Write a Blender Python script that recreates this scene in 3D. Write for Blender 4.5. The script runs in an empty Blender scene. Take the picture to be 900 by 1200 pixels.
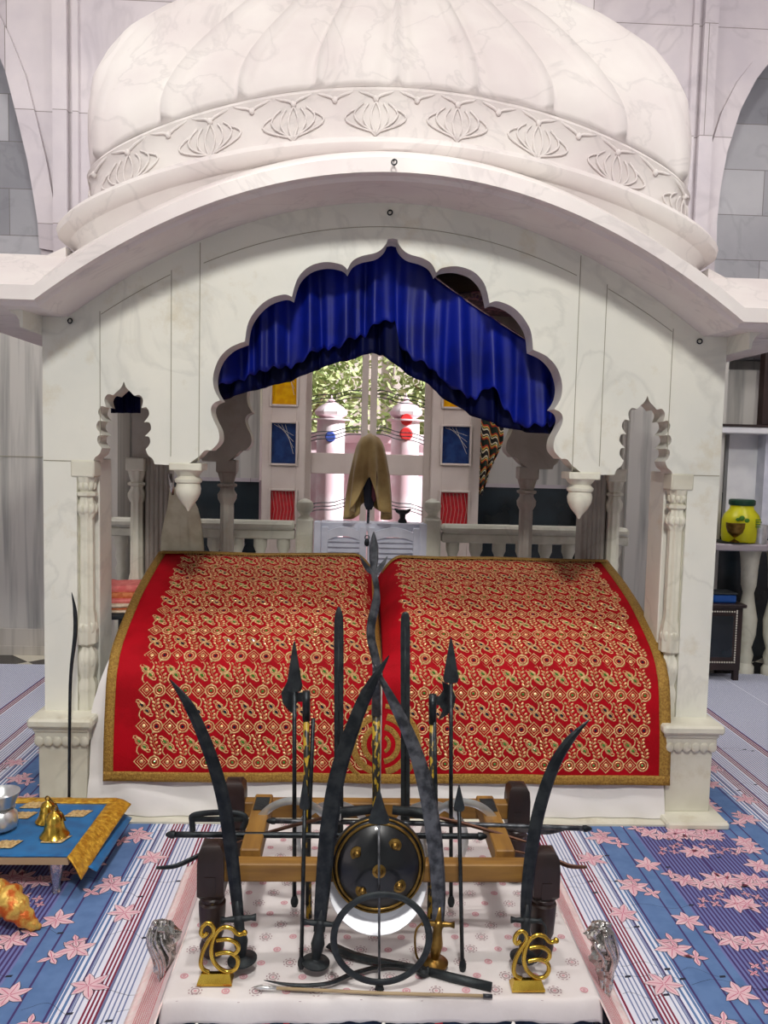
import bpy, math, random
from mathutils import Vector, Matrix, noise
from mathutils.geometry import tessellate_polygon
R = random.Random(7)
PI = math.pi
sc = bpy.context.scene
col = sc.collection

# ------------------------------------------------------------------ camera
F = 940.0
def _cam():
    dy = Vector((-36, 71, -F)).normalized()
    up = Vector((.021, 1, 0)); up = (up - up.dot(dy) * dy).normalized()
    dx = dy.cross(up)
    return Matrix((dx, dy, up))          # rows: world axes in camera space
CM = _cam(); CC = Vector((0, 0, 1.6))
cd = bpy.data.cameras.new('camera'); cam = bpy.data.objects.new('camera', cd); col.objects.link(cam)
cd.sensor_fit = 'VERTICAL'; cd.sensor_height = 36; cd.lens = 36 * F / 1200
cam.matrix_world = Matrix.Translation(CC) @ CM.to_4x4()
sc.camera = cam
cd.clip_start = .05
def ray(px, py): return CM @ Vector((px - 450, 600 - py, -F))
def P(px, py, Y):                        # point measured in the photo, at depth Y
    r = ray(px, py); return CC + r * (Y / r.y)
def G(px, py, z=0):                      # point measured on a horizontal level
    r = ray(px, py); return CC + r * ((z - 1.6) / r.z)

# ------------------------------------------------------------------ materials
def lin(c): return tuple(((v / 255) / 12.92 if v / 255 <= .04045 else ((v / 255 + .055) / 1.055) ** 2.4) for v in c) + (1,)
def mat(name, c, rough=.6, metal=0, c2=None, scale=8, stretch=(1, 1, 1), bump=0, bscale=60, lo=.4, hi=.6, detail=5, dist=0, sheen=0, coat=0, emit=0, spec=None, trans=0, alpha=None):
    m = bpy.data.materials.new(name); m.use_nodes = True
    nt = m.node_tree; N = nt.nodes; L = nt.links
    b = N['Principled BSDF']
    b.inputs['Base Color'].default_value = lin(c); b.inputs['Roughness'].default_value = rough; b.inputs['Metallic'].default_value = metal
    if spec is not None: b.inputs['Specular IOR Level'].default_value = spec
    if sheen: b.inputs['Sheen Weight'].default_value = sheen
    if coat: b.inputs['Coat Weight'].default_value = coat
    if trans: b.inputs['Transmission Weight'].default_value = trans
    if alpha is not None: b.inputs['Alpha'].default_value = alpha
    tc = N.new('ShaderNodeTexCoord'); mp = N.new('ShaderNodeMapping'); mp.inputs['Scale'].default_value = stretch
    L.new(tc.outputs['Object'], mp.inputs['Vector'])
    if c2 is not None:
        n = N.new('ShaderNodeTexNoise'); n.inputs['Scale'].default_value = scale; n.inputs['Detail'].default_value = detail; n.inputs['Distortion'].default_value = dist
        L.new(mp.outputs[0], n.inputs['Vector'])
        r = N.new('ShaderNodeValToRGB'); r.color_ramp.elements[0].position = lo; r.color_ramp.elements[1].position = hi
        r.color_ramp.elements[0].color = lin(c); r.color_ramp.elements[1].color = lin(c2)
        L.new(n.outputs['Fac'], r.inputs['Fac']); L.new(r.outputs['Color'], b.inputs['Base Color'])
    if bump:
        n2 = N.new('ShaderNodeTexNoise'); n2.inputs['Scale'].default_value = bscale; n2.inputs['Detail'].default_value = 4
        L.new(mp.outputs[0], n2.inputs['Vector'])
        bp = N.new('ShaderNodeBump'); bp.inputs['Strength'].default_value = bump; bp.inputs['Distance'].default_value = .01
        L.new(n2.outputs['Fac'], bp.inputs['Height']); L.new(bp.outputs[0], b.inputs['Normal'])
    return m
def marble(name, c, vein, stain=None, rough=.42, vs=1.6, vw=.03, scale=2.2, wash=None, block=None, vk=.2):
    """pale stone: broad tint, thin dark veins, a few stains, block-to-block tint"""
    m = mat(name, c, rough, c2=wash or c, scale=scale, lo=.35, hi=.65, bump=.06, bscale=25)
    nt = m.node_tree; N = nt.nodes; L = nt.links; b = N['Principled BSDF']
    src = b.inputs['Base Color'].links[0].from_socket
    tc = [n for n in N if n.type == 'TEX_COORD'][0]
    def mix(fac, colr, src):
        x = N.new('ShaderNodeMix'); x.data_type = 'RGBA'
        L.new(fac, x.inputs[0]); L.new(src, x.inputs[6]); x.inputs[7].default_value = lin(colr); return x.outputs[2]
    n = N.new('ShaderNodeTexNoise'); n.inputs['Scale'].default_value = vs; n.inputs['Detail'].default_value = 8; n.inputs['Distortion'].default_value = 1.2
    L.new(tc.outputs['Object'], n.inputs['Vector'])
    sub = N.new('ShaderNodeMath'); sub.operation = 'SUBTRACT'; sub.inputs[1].default_value = .5; L.new(n.outputs['Fac'], sub.inputs[0])
    ab = N.new('ShaderNodeMath'); ab.operation = 'ABSOLUTE'; L.new(sub.outputs[0], ab.inputs[0])
    mr = N.new('ShaderNodeMapRange'); mr.inputs[1].default_value = 0; mr.inputs[2].default_value = vw; mr.inputs[3].default_value = vk; mr.inputs[4].default_value = 0
    L.new(ab.outputs[0], mr.inputs[0]); src = mix(mr.outputs[0], vein, src)
    if stain:
        n = N.new('ShaderNodeTexNoise'); n.inputs['Scale'].default_value = 3.1; n.inputs['Detail'].default_value = 10; n.inputs['Roughness'].default_value = .7
        mp = N.new('ShaderNodeMapping'); mp.inputs['Location'].default_value = (5, 3, 1); L.new(tc.outputs['Object'], mp.inputs[0]); L.new(mp.outputs[0], n.inputs['Vector'])
        mr = N.new('ShaderNodeMapRange'); mr.inputs[1].default_value = .56; mr.inputs[2].default_value = .75; mr.inputs[3].default_value = 0; mr.inputs[4].default_value = .75
        L.new(n.outputs['Fac'], mr.inputs[0]); src = mix(mr.outputs[0], stain, src)
    if block:                              # slabs of slightly different stone, thin dark joints
        bw, bh, bc = block
        br = N.new('ShaderNodeTexBrick'); mp = N.new('ShaderNodeMapping'); mp.inputs['Rotation'].default_value = (PI / 2, 0, 0)
        L.new(tc.outputs['Object'], mp.inputs[0]); L.new(mp.outputs[0], br.inputs['Vector'])
        br.inputs['Scale'].default_value = 1; br.inputs['Brick Width'].default_value = bw; br.inputs['Row Height'].default_value = bh
        br.inputs['Mortar Size'].default_value = .003; br.inputs['Color1'].default_value = (1, 1, 1, 1); br.inputs['Color2'].default_value = lin(bc); br.inputs['Mortar'].default_value = (.35, .33, .3, 1)
        x = N.new('ShaderNodeMix'); x.data_type = 'RGBA'; x.blend_type = 'MULTIPLY'; x.inputs[0].default_value = 1
        L.new(src, x.inputs[6]); L.new(br.outputs['Color'], x.inputs[7]); src = x.outputs[2]
    L.new(src, b.inputs['Base Color'])
    return m
M = {}
M['marble'] = marble('cream_marble', (229, 227, 214), (158, 158, 150), (196, 182, 148), wash=(216, 216, 206))
M['marble_old'] = marble('worn_column_marble', (218, 215, 198), (140, 138, 124), (176, 160, 124), wash=(202, 198, 180), scale=5)
M['marble_roof'] = marble('roof_marble', (226, 220, 215), (158, 152, 152), None, .62, wash=(212, 202, 200), vs=2.2, vw=.02)
M['marble_shaded'] = marble('shaded_rear_marble', (160, 154, 144), (110, 104, 96), (130, 118, 102), wash=(142, 136, 126), scale=5)  # pavilion marble with the interior shade put into a darker colour
M['marble_wall'] = marble('upper_wall_marble', (222, 214, 214), (150, 142, 148), None, wash=(206, 198, 202), vs=1.1, vw=.03, block=(1.7, .8, (215, 212, 216)))
M['marble_rail'] = marble('railing_marble', (214, 212, 196), (138, 136, 122), (168, 154, 120), wash=(196, 194, 176), scale=6)
M['joint'] = mat('joint_line', (150, 146, 128), .8)
M['streak'] = mat('streaked_marble', (196, 193, 186), .3, c2=(112, 114, 112), scale=3.0, stretch=(5, 5, .22), lo=.47, hi=.78, detail=6, dist=.3)
M['streak_w'] = mat('streaked_warm_marble', (196, 190, 180), .3, c2=(140, 134, 124), scale=3.0, stretch=(6, 6, .2), lo=.45, hi=.8, detail=6)
M['dado'] = mat('black_stone', (22, 30, 36), .15, c2=(30, 42, 50), scale=3)
M['white_paint'] = mat('white_paint', (232, 232, 234), .4, c2=(222, 222, 226), scale=6)
M['cream_paint'] = mat('cream_paint', (226, 214, 204), .4, c2=(216, 202, 192), scale=3)
M['lilac_paint'] = mat('lilac_white_paint', (214, 216, 228), .4, c2=(200, 203, 216), scale=9)
M['yellow_glass'] = mat('yellow_glass', (240, 184, 10), .15, c2=(226, 160, 8), scale=20, bump=.3, bscale=40)
M['blue_glass'] = mat('blue_glass', (24, 46, 96), .12, c2=(34, 62, 116), scale=14, bump=.4, bscale=30)
M['red_glass'] = mat('red_glass', (206, 30, 40), .15, c2=(188, 22, 34), scale=20, bump=.4, bscale=60)
M['glass'] = mat('clear_glass', (255, 255, 255), .02, trans=1.0)
M['glass'].node_tree.nodes['Principled BSDF'].inputs['IOR'].default_value = 1.02
M['iron'] = mat('black_iron', (34, 38, 42), .38, .75, c2=(52, 56, 58), scale=30, bump=.15, bscale=90)
M['iron_matte'] = mat('matte_iron', (30, 34, 38), .55, .4, c2=(46, 52, 54), scale=24, bump=.15, bscale=120)
M['iron_grey'] = mat('grey_forged_steel', (104, 106, 110), .4, .8, c2=(58, 60, 64), scale=30, bump=.2, bscale=70)
M['steel'] = mat('polished_steel', (228, 228, 226), .28, .85, c2=(206, 208, 208), scale=20)
M['mirror_steel'] = mat('bright_steel', (250, 250, 255), .42, .8)
M['bronze'] = mat('brown_bronze', (104, 74, 58), .4, .8, c2=(84, 58, 48), scale=20)
M['brass'] = mat('brass', (214, 180, 78), .22, 1, c2=(190, 154, 60), scale=20)
M['brass_old'] = mat('old_brass', (150, 118, 62), .32, 1, c2=(116, 92, 48), scale=30)
M['silver'] = mat('silver_foil', (214, 212, 208), .2, .9, c2=(170, 168, 164), scale=26, bump=.9, bscale=22)
M['dark_wood'] = mat('dark_wood', (42, 22, 17), .4, c2=(26, 14, 11), scale=6, stretch=(4, 4, 1), lo=.3, hi=.7)
M['oak'] = mat('orange_wood', (146, 106, 44), .55, c2=(112, 76, 30), scale=5, stretch=(1, 8, 8), lo=.3, hi=.7)
M['oak_side'] = mat('orange_wood_side', (146, 106, 44), .55, c2=(112, 76, 30), scale=5, stretch=(8, 1, 8), lo=.3, hi=.7)
M['blue_satin'] = mat('blue_satin', (0, 24, 136), .5, c2=(0, 15, 104), scale=5, spec=.35)
M['blue_lining'] = mat('navy_satin', (0, 6, 56), .6, c2=(0, 4, 40), scale=5, spec=.12)
M['canopy'] = mat('dark_brocade', (44, 24, 40), .7, c2=(128, 84, 96), scale=26, lo=.5, hi=.6)
M['lace'] = mat('metal_lace', (166, 140, 128), .5, .3, c2=(112, 84, 120), scale=60)
M['red'] = mat('red_cloth', (170, 2, 22), .75, c2=(150, 1, 16), scale=7, bump=.15, bscale=140, spec=.15)
M['gold_thread'] = mat('gold_thread', (228, 200, 144), .42, .4, c2=(190, 152, 98), scale=90, bump=.5, bscale=300)
M['gold_pale'] = mat('pale_gold_thread', (232, 206, 150), .35, .5, c2=(206, 150, 96), scale=120)
M['gold_band'] = mat('gold_braid', (176, 138, 62), .5, .45, c2=(146, 108, 44), scale=120, bump=.6, bscale=220)
M['gem_green'] = mat('green_gem', (66, 120, 40), .15)
M['gem_dark'] = mat('dark_mirror_gem', (36, 44, 60), .08, .6)
M['sheet'] = mat('white_sheet', (222, 219, 214), .8, c2=(226, 222, 218), scale=4, bump=.25, bscale=9)
M['print_cloth'] = mat('printed_white_cotton', (218, 212, 210), .85, c2=(210, 202, 200), scale=5, bump=.2, bscale=14)
M['pink_print'] = mat('pink_print', (206, 150, 158), .85)
M['brown_print'] = mat('brown_print', (160, 134, 138), .85)
M['red_print'] = mat('red_print', (206, 50, 66), .85)
M['pink_cloth'] = mat('pink_bordered_cloth', (232, 216, 212), .85, c2=(230, 200, 198), scale=60)
M['navy_cloth'] = mat('navy_cloth', (20, 34, 58), .9, c2=(30, 52, 80), scale=30)
M['velvet'] = mat('blue_velvet', (0, 104, 164), .7, c2=(0, 78, 132), scale=14, sheen=.15, lo=.35, hi=.7)
M['brocade'] = mat('gold_brocade', (222, 176, 62), .42, .5, c2=(186, 134, 36), scale=46, bump=.8, bscale=70)
M['orange_brocade'] = mat('orange_brocade', (196, 96, 30), .42, .4, c2=(214, 176, 84), scale=26, lo=.42, hi=.55, bump=.6, bscale=60)
M['snake'] = mat('yellow_black_lacquer', (170, 138, 30), .4, c2=(30, 28, 20), scale=75, stretch=(1.2, 1.2, .5), lo=.45, hi=.5)
M['hair'] = mat('white_yak_hair', (226, 224, 200), .6, c2=(206, 202, 174), scale=12)
M['khaki'] = mat('golden_silk', (190, 164, 104), .55, c2=(158, 130, 74), scale=6, sheen=.4)
M['maroon'] = mat('maroon_cloth', (70, 16, 34), .7)
M['dark_cloth'] = mat('dark_blue_cloth', (24, 28, 42), .8)
M['leaf'] = mat('leaf', (150, 168, 104), .6, c2=(196, 200, 150), scale=5)
M['bark'] = mat('bark', (130, 108, 84), .8)
M['out_white'] = mat('sunlit_whitewash', (244, 230, 234), .7, c2=(230, 196, 204), scale=4)
M['out_ground'] = mat('pale_paving', (220, 206, 200), .8, c2=(200, 184, 176), scale=3)
M['out_red'] = mat('red_roundel', (220, 50, 50), .6)
M['out_blue'] = mat('blue_roundel', (60, 84, 170), .6)
M['yellow_plastic'] = mat('yellow_plastic', (218, 214, 6), .35, c2=(200, 196, 4), scale=5)
M['green_plastic'] = mat('dark_green_plastic', (14, 60, 40), .35)
M['label_green'] = mat('green_label_ink', (70, 130, 30), .5)
M['plum_wood'] = mat('plum_brown_wood', (48, 32, 28), .4, c2=(36, 22, 20), scale=6)
M['white_bead'] = mat('white_bead', (216, 210, 196), .4)
M['blue_plastic'] = mat('blue_plastic', (20, 80, 160), .4)
M['pink_fold'] = mat('pink_folded_cloth', (226, 130, 120), .8, c2=(214, 100, 96), scale=30)
M['orange_fold'] = mat('orange_folded_cloth', (214, 130, 80), .8, c2=(190, 96, 50), scale=40)
M['cream_fold'] = mat('cream_folded_cloth', (224, 208, 186), .8, c2=(206, 180, 150), scale=40)
M['ceiling'] = mat('white_ceiling', (228, 226, 222), .8)
M['rose'] = mat('pink_petal', (222, 190, 196), .8, c2=(214, 172, 182), scale=20)
M['rose_dark'] = mat('petal_line', (190, 96, 124), .8)
M['cp_white'] = mat('carpet_white', (216, 218, 230), .9)
M['cp_blue'] = mat('carpet_blue', (82, 112, 158), .9, c2=(92, 122, 168), scale=14)
M['cp_line'] = mat('carpet_slate_line', (112, 124, 162), .9)
M['cp_red'] = mat('carpet_wine_line', (122, 24, 56), .9)
M['cp_purple'] = mat('carpet_purple_line', (62, 44, 100), .9)
M['cp_violet'] = mat('carpet_violet', (106, 114, 166), .9)
M['cp_black'] = mat('carpet_black_sprig', (30, 32, 50), .9)

# plaid scarf
def plaid():
    m = mat('striped_scarf', (196, 150, 60), .8); nt = m.node_tree; N = nt.nodes; L = nt.links
    tc = [n for n in N if n.type == 'TEX_COORD'][0]
    w = N.new('ShaderNodeTexWave'); w.inputs['Scale'].default_value = 3.5; w.inputs['Distortion'].default_value = 1.0; w.bands_direction = 'DIAGONAL'
    L.new(tc.outputs['Object'], w.inputs[0]); r = N.new('ShaderNodeValToRGB'); r.color_ramp.interpolation = 'CONSTANT'
    cs = [(0, (20, 40, 28)), (.2, (196, 60, 40)), (.42, (220, 190, 90)), (.6, (30, 66, 40)), (.75, (232, 220, 190)), (.9, (30, 26, 24))]
    r.color_ramp.elements[0].color = lin(cs[0][1]); r.color_ramp.elements[1].position = cs[1][0]; r.color_ramp.elements[1].color = lin(cs[1][1])
    for p, c in cs[2:]:
        e = r.color_ramp.elements.new(p); e.color = lin(c)
    L.new(w.outputs['Fac'], r.inputs[0]); L.new(r.outputs[0], N['Principled BSDF'].inputs['Base Color']); return m
M['plaid'] = plaid()
# floor: white octagons and black insets, laid on the diagonal
def tilefloor():
    m = mat('tiled_floor', (220, 214, 196), .25); nt = m.node_tree; N = nt.nodes; L = nt.links
    tc = [n for n in N if n.type == 'TEX_COORD'][0]
    mp = N.new('ShaderNodeMapping'); mp.inputs['Rotation'].default_value = (0, 0, PI / 4); mp.inputs['Scale'].default_value = (2.4, 2.4, 2.4)
    L.new(tc.outputs['Object'], mp.inputs[0]); c = N.new('ShaderNodeTexChecker'); c.inputs['Scale'].default_value = 1
    c.inputs['Color1'].default_value = lin((216, 210, 190)); c.inputs['Color2'].default_value = lin((44, 42, 40))
    L.new(mp.outputs[0], c.inputs['Vector']); L.new(c.outputs['Color'], N['Principled BSDF'].inputs['Base Color']); return m
M['tiles'] = tilefloor()

# ------------------------------------------------------------------ mesh builder
class MB:
    def __init__(s): s.v = []; s.f = []; s.m = []
    def add(s, vs, fs, mi=0):
        b = len(s.v); s.v += [tuple(v) for v in vs]; s.f += [tuple(b + i for i in f) for f in fs]; s.m += [mi] * len(fs)
    def box(s, x0, x1, y0, y1, z0, z1, mi=0, bev=0):
        b = min(bev, abs(x1 - x0) / 2.2, abs(y1 - y0) / 2.2, abs(z1 - z0) / 2.2)
        if b <= 0:
            s.add([(x, y, z) for z in (z0, z1) for y in (y0, y1) for x in (x0, x1)], [(0, 2, 3, 1), (4, 5, 7, 6), (0, 1, 5, 4), (2, 6, 7, 3), (0, 4, 6, 2), (1, 3, 7, 5)], mi); return
        def ring(z, i): return [(x0 + i, y0 + b, z), (x0 + b, y0 + i, z), (x1 - b, y0 + i, z), (x1 - i, y0 + b, z), (x1 - i, y1 - b, z), (x1 - b, y1 - i, z), (x0 + b, y1 - i, z), (x0 + i, y1 - b, z)]
        s.loft([ring(z0, b * .8), ring(z0 + b, 0), ring(z1 - b, 0), ring(z1, b * .8)], True, True, mi)
    def loft(s, rings, closed=True, caps=True, mi=0):
        n = len(rings[0]); vs = [p for r in rings for p in r]; fs = []
        for i in range(len(rings) - 1):
            for j in range(n if closed else n - 1):
                k = (j + 1) % n; fs.append((i * n + j, i * n + k, (i + 1) * n + k, (i + 1) * n + j))
        if caps and closed: fs.append(tuple(range(n - 1, -1, -1))); fs.append(tuple((len(rings) - 1) * n + j for j in range(n)))
        s.add(vs, fs, mi)
    def lathe(s, prof, c=(0, 0, 0), seg=16, mi=0, sx=1, sy=1, axis=None, flute=0, nf=8, a0=0):
        """prof: (radius, height) pairs from bottom to top"""
        c = Vector(c); rings = []
        q = Vector((0, 0, 1)).rotation_difference(Vector(axis).normalized()) if axis is not None else None
        for r, h in prof:
            ring = []
            for j in range(seg):
                a = a0 + 2 * PI * j / seg; rr = r * (1 - flute * (.5 + .5 * math.cos(nf * a)))
                p = Vector((rr * math.cos(a) * sx, rr * math.sin(a) * sy, h))
                if q: p = q @ p
                ring.append(c + p)
            rings.append(ring)
        s.loft(rings, True, True, mi)
    def tube(s, path, r, seg=8, mi=0, flat=1, nrm=None, caps=True):
        """round or flattened bar along a path; r is a number or one radius per point"""
        path = [Vector(p) for p in path]; n = len(path); rs = r if isinstance(r, (list, tuple)) else [r] * n
        rings = []; prev = None
        for i, p in enumerate(path):
            t = (path[min(i + 1, n - 1)] - path[max(i - 1, 0)]).normalized()
            a = Vector(nrm) if nrm is not None else (prev if prev else (Vector((0, 1, 0)) if abs(t.y) < .9 else Vector((1, 0, 0))))
            a = (a - a.dot(t) * t).normalized(); b = t.cross(a); prev = a
            rings.append([p + a * math.cos(2 * PI * j / seg) * rs[i] * flat + b * math.sin(2 * PI * j / seg) * rs[i] for j in range(seg)])
        s.loft(rings, True, caps, mi)
    def ring(s, c, R_, r, axis=(0, 1, 0), seg=48, sr=8, mi=0, flat=1, a0=0, a1=2 * PI, ell=1):
        c = Vector(c); ax = Vector(axis).normalized(); u = ax.cross(Vector((0, 0, 1)));
        if u.length < .01: u = Vector((1, 0, 0))
        u.normalize(); w = u.cross(ax); full = abs(a1 - a0 - 2 * PI) < 1e-4; rings = []
        for i in range(seg + (0 if full else 1)):
            a = a0 + (a1 - a0) * i / seg; d = u * math.cos(a) + w * math.sin(a) * ell
            o = c + d * R_
            rings.append([o + d.normalized() * math.cos(2 * PI * j / sr) * r + ax * math.sin(2 * PI * j / sr) * r * flat for j in range(sr)])
        if full: rings.append(rings[0])
        s.loft(rings, True, not full, mi)
    def prism(s, poly, y0, y1, mi=0, ax='y'):
        """polygon in x-z pushed from y0 to y1"""
        n = len(poly); tri = tessellate_polygon([[Vector((a, b, 0)) for a, b in poly]])
        def pt(a, b, y): return (a, y, b) if ax == 'y' else ((y, a, b) if ax == 'x' else (a, b, y))
        vs = [pt(a, b, y0) for a, b in poly] + [pt(a, b, y1) for a, b in poly]
        fs = [tuple(t) for t in tri] + [tuple(n + i for i in reversed(t)) for t in tri]
        fs += [(i, (i + 1) % n, n + (i + 1) % n, n + i) for i in range(n)]
        s.add(vs, fs, mi)
    def grid(s, fn, nu, nv, mi=0):
        vs = [fn(i / nu, j / nv) for j in range(nv + 1) for i in range(nu + 1)]
        fs = [(j * (nu + 1) + i, j * (nu + 1) + i + 1, (j + 1) * (nu + 1) + i + 1, (j + 1) * (nu + 1) + i) for j in range(nv) for i in range(nu)]
        s.add(vs, fs, mi)
    def ball(s, c, r, seg=12, n=8, mi=0, sc_=(1, 1, 1)):
        c = Vector(c); rings = []
        for i in range(n + 1):
            a = -PI / 2 + PI * i / n; rr = max(math.cos(a), .02) * r
            rings.append([c + Vector((rr * math.cos(2 * PI * j / seg) * sc_[0], rr * math.sin(2 * PI * j / seg) * sc_[1], r * math.sin(a) * sc_[2])) for j in range(seg)])
        s.loft(rings, True, True, mi)
    def xf(s, mtx, start=0):
        for i in range(start, len(s.v)): s.v[i] = tuple(mtx @ Vector(s.v[i]))
    def build(s, name, mats, parent=None, smooth=False, solid=0, kind=None, label=None, angle=None):
        me = bpy.data.meshes.new(name); me.from_pydata(s.v, [], s.f)
        if not isinstance(mats, (list, tuple)): mats = [mats]
        for m in mats: me.materials.append(M[m] if isinstance(m, str) else m)
        me.polygons.foreach_set('material_index', s.m)
        if not solid:
            import bmesh
            bm = bmesh.new(); bm.from_mesh(me); bmesh.ops.recalc_face_normals(bm, faces=bm.faces); bm.to_mesh(me); bm.free()
        me.polygons.foreach_set('use_smooth', [bool(smooth)] * len(me.polygons))
        if smooth and smooth is not True:
            me.set_sharp_from_angle(angle=smooth)
        o = bpy.data.objects.new(name, me); col.objects.link(o)
        if parent: o.parent = parent; 
        if parent and parent.type == 'EMPTY' or (parent and parent.get('_off')):
            o.matrix_parent_inverse = Matrix.Identity(4)
        if solid:
            md = o.modifiers.new('thickness', 'SOLIDIFY'); md.thickness = solid; md.offset = 0
        if kind: o['kind'] = kind
        if label: o['label'] = label
        return o
SM = math.radians(35)
def thing(name, label, cat, loc=(0, 0, 0), group=None):
    o = bpy.data.objects.new(name, None); col.objects.link(o); o.location = loc; o.empty_display_size = .05
    o['label'] = label; o['category'] = cat
    if group: o['group'] = group
    return o
def part(mb, name, mats, t, **k):
    """mesh given in world coordinates; becomes a part of the empty t"""
    root = t
    L = Vector((0, 0, 0)); q = t
    while q is not None: L += q.location; q = q.parent
    for i, v in enumerate(mb.v): mb.v[i] = (v[0] - L.x, v[1] - L.y, v[2] - L.z)
    o = mb.build(name, mats, t, **k); return o
def one(mb, name, mats, label, cat, group=None, **k):
    """a thing that is a single mesh, with its origin at its base"""
    xs = [v[0] for v in mb.v]; ys = [v[1] for v in mb.v]; zs = [v[2] for v in mb.v]
    L = Vector(((min(xs) + max(xs)) / 2, (min(ys) + max(ys)) / 2, min(zs)))
    mb.v = [(v[0] - L.x, v[1] - L.y, v[2] - L.z) for v in mb.v]
    o = mb.build(name, mats, None, **k); o.location = L; o['label'] = label; o['category'] = cat
    if group: o['group'] = group
    return o
def copy_tree(o, loc=None, label=None, parent=None):
    c = o.copy(); col.objects.link(c)
    if parent: c.parent = parent
    if loc is not None: c.location = loc
    if label: c['label'] = label
    for ch in [q for q in bpy.data.objects if q.parent == o]: copy_tree(ch, parent=c)
    return c
def struct(mb, name, mats, **k): return mb.build(name, mats, None, kind='structure', **k)
def nz(x, y, z=0, s=1): return noise.noise(Vector((x * s, y * s, z)))
def catmull(pts, n=6):
    pts = [Vector(p) for p in pts]; out = []
    for i in range(len(pts) - 1):
        p0 = pts[max(i - 1, 0)]; p1 = pts[i]; p2 = pts[i + 1]; p3 = pts[min(i + 2, len(pts) - 1)]
        for k in range(n):
            t = k / n; out.append(.5 * ((2 * p1) + (p2 - p0) * t + (2 * p0 - 5 * p1 + 4 * p2 - p3) * t * t + (3 * p1 - p0 - 3 * p2 + p3) * t ** 3))
    out.append(pts[-1]); return out
def interp(tab, t):
    if t <= tab[0][0]: return tab[0][1]
    for (a, va), (b, vb) in zip(tab, tab[1:]):
        if t <= b: return va + (vb - va) * (t - a) / (b - a)
    return tab[-1][1]

# ------------------------------------------------------------------ room
XL, XR, YB = -4.2, 4.6, 6.75
b = MB(); b.box(XL - .1, XR + .1, -3.2, YB + .2, -.12, 0); struct(b, 'floor', 'tiles')
b = MB(); b.box(XL - .1, XR + .1, -3.2, YB + .2, 5.3, 5.4); struct(b, 'ceiling', 'ceiling')
b = MB(); b.box(XL - .12, XL, -3.2, YB + .2, 0, 5.3); struct(b, 'wall_left', 'marble_wall')
b = MB(); b.box(XR, XR + .12, -3.2, YB + .2, 0, 5.3); struct(b, 'wall_right', 'marble_wall')
DX0 = P(304, 560, 6.75).x; DX1 = P(560, 560, 6.75).x
# back wall: streaked above a black dado, open at the glazed door
b = MB()
zd = P(290, 563, 6.75).z
b.box(XL, DX0, 6.75, 6.95, zd, 5.3, 0); b.box(DX1, XR, 6.75, 6.95, zd, 5.3, 0); b.box(DX0, DX1, 6.75, 6.95, 2.95, 5.3, 0)
b.box(XL, DX0, 6.74, 6.95, 0, zd, 1); b.box(DX1, XR, 6.74, 6.95, 0, zd, 1)
b.box(XL, DX0, 6.725, 6.75, zd - .01, zd + .02, 2); b.box(DX1, XR, 6.725, 6.75, zd - .01, zd + .02, 2)
struct(b, 'wall_back', ['streak', 'dado', 'marble_wall'])
# arcaded cross wall with piers, in front of the back wall
YP = 6.1
pl0, pl1 = -4.2, P(135, 560, YP).x
pr0, pr1 = P(716, 600, YP).x, P(845, 600, YP).x
zs = P(25, 386, YP).z
b = MB(); b.box(pl0, pl1 - .14, YP, YP + .4, 0, zs, 0); b.box(pl1 - .14, pl1, YP + .06, YP + .4, 0, zs, 1)
b.box(pl0, pl1 - .1, YP - .02, YP + .4, 0, .07, 1); b.box(pl0, pl1 - .1, YP - .012, YP + .3, .07, .2, 1)
b.box(pl0, pl1 - .14, YP - .004, YP, P(25, 535, YP).z - .004, P(25, 535, YP).z + .002, 2)
struct(b, 'wall_left_pier', ['streak', 'streak_w', 'joint'])
b = MB(); b.box(pr0 + .12, pr1, YP, YP + .4, 0, zs, 0)
for i, (a, w) in enumerate([(0, .03), (.035, .05), (.09, .035), (.13, .05)]): b.box(pr0 + a, pr0 + a + w, YP + .12 - i * .035, YP + .4, 0, zs, 1)
b.box(pr0 + .1, pr1, YP - .02, YP + .4, 0, .2, 1)
struct(b, 'wall_right_pier', ['streak', 'streak_w'])
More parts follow.
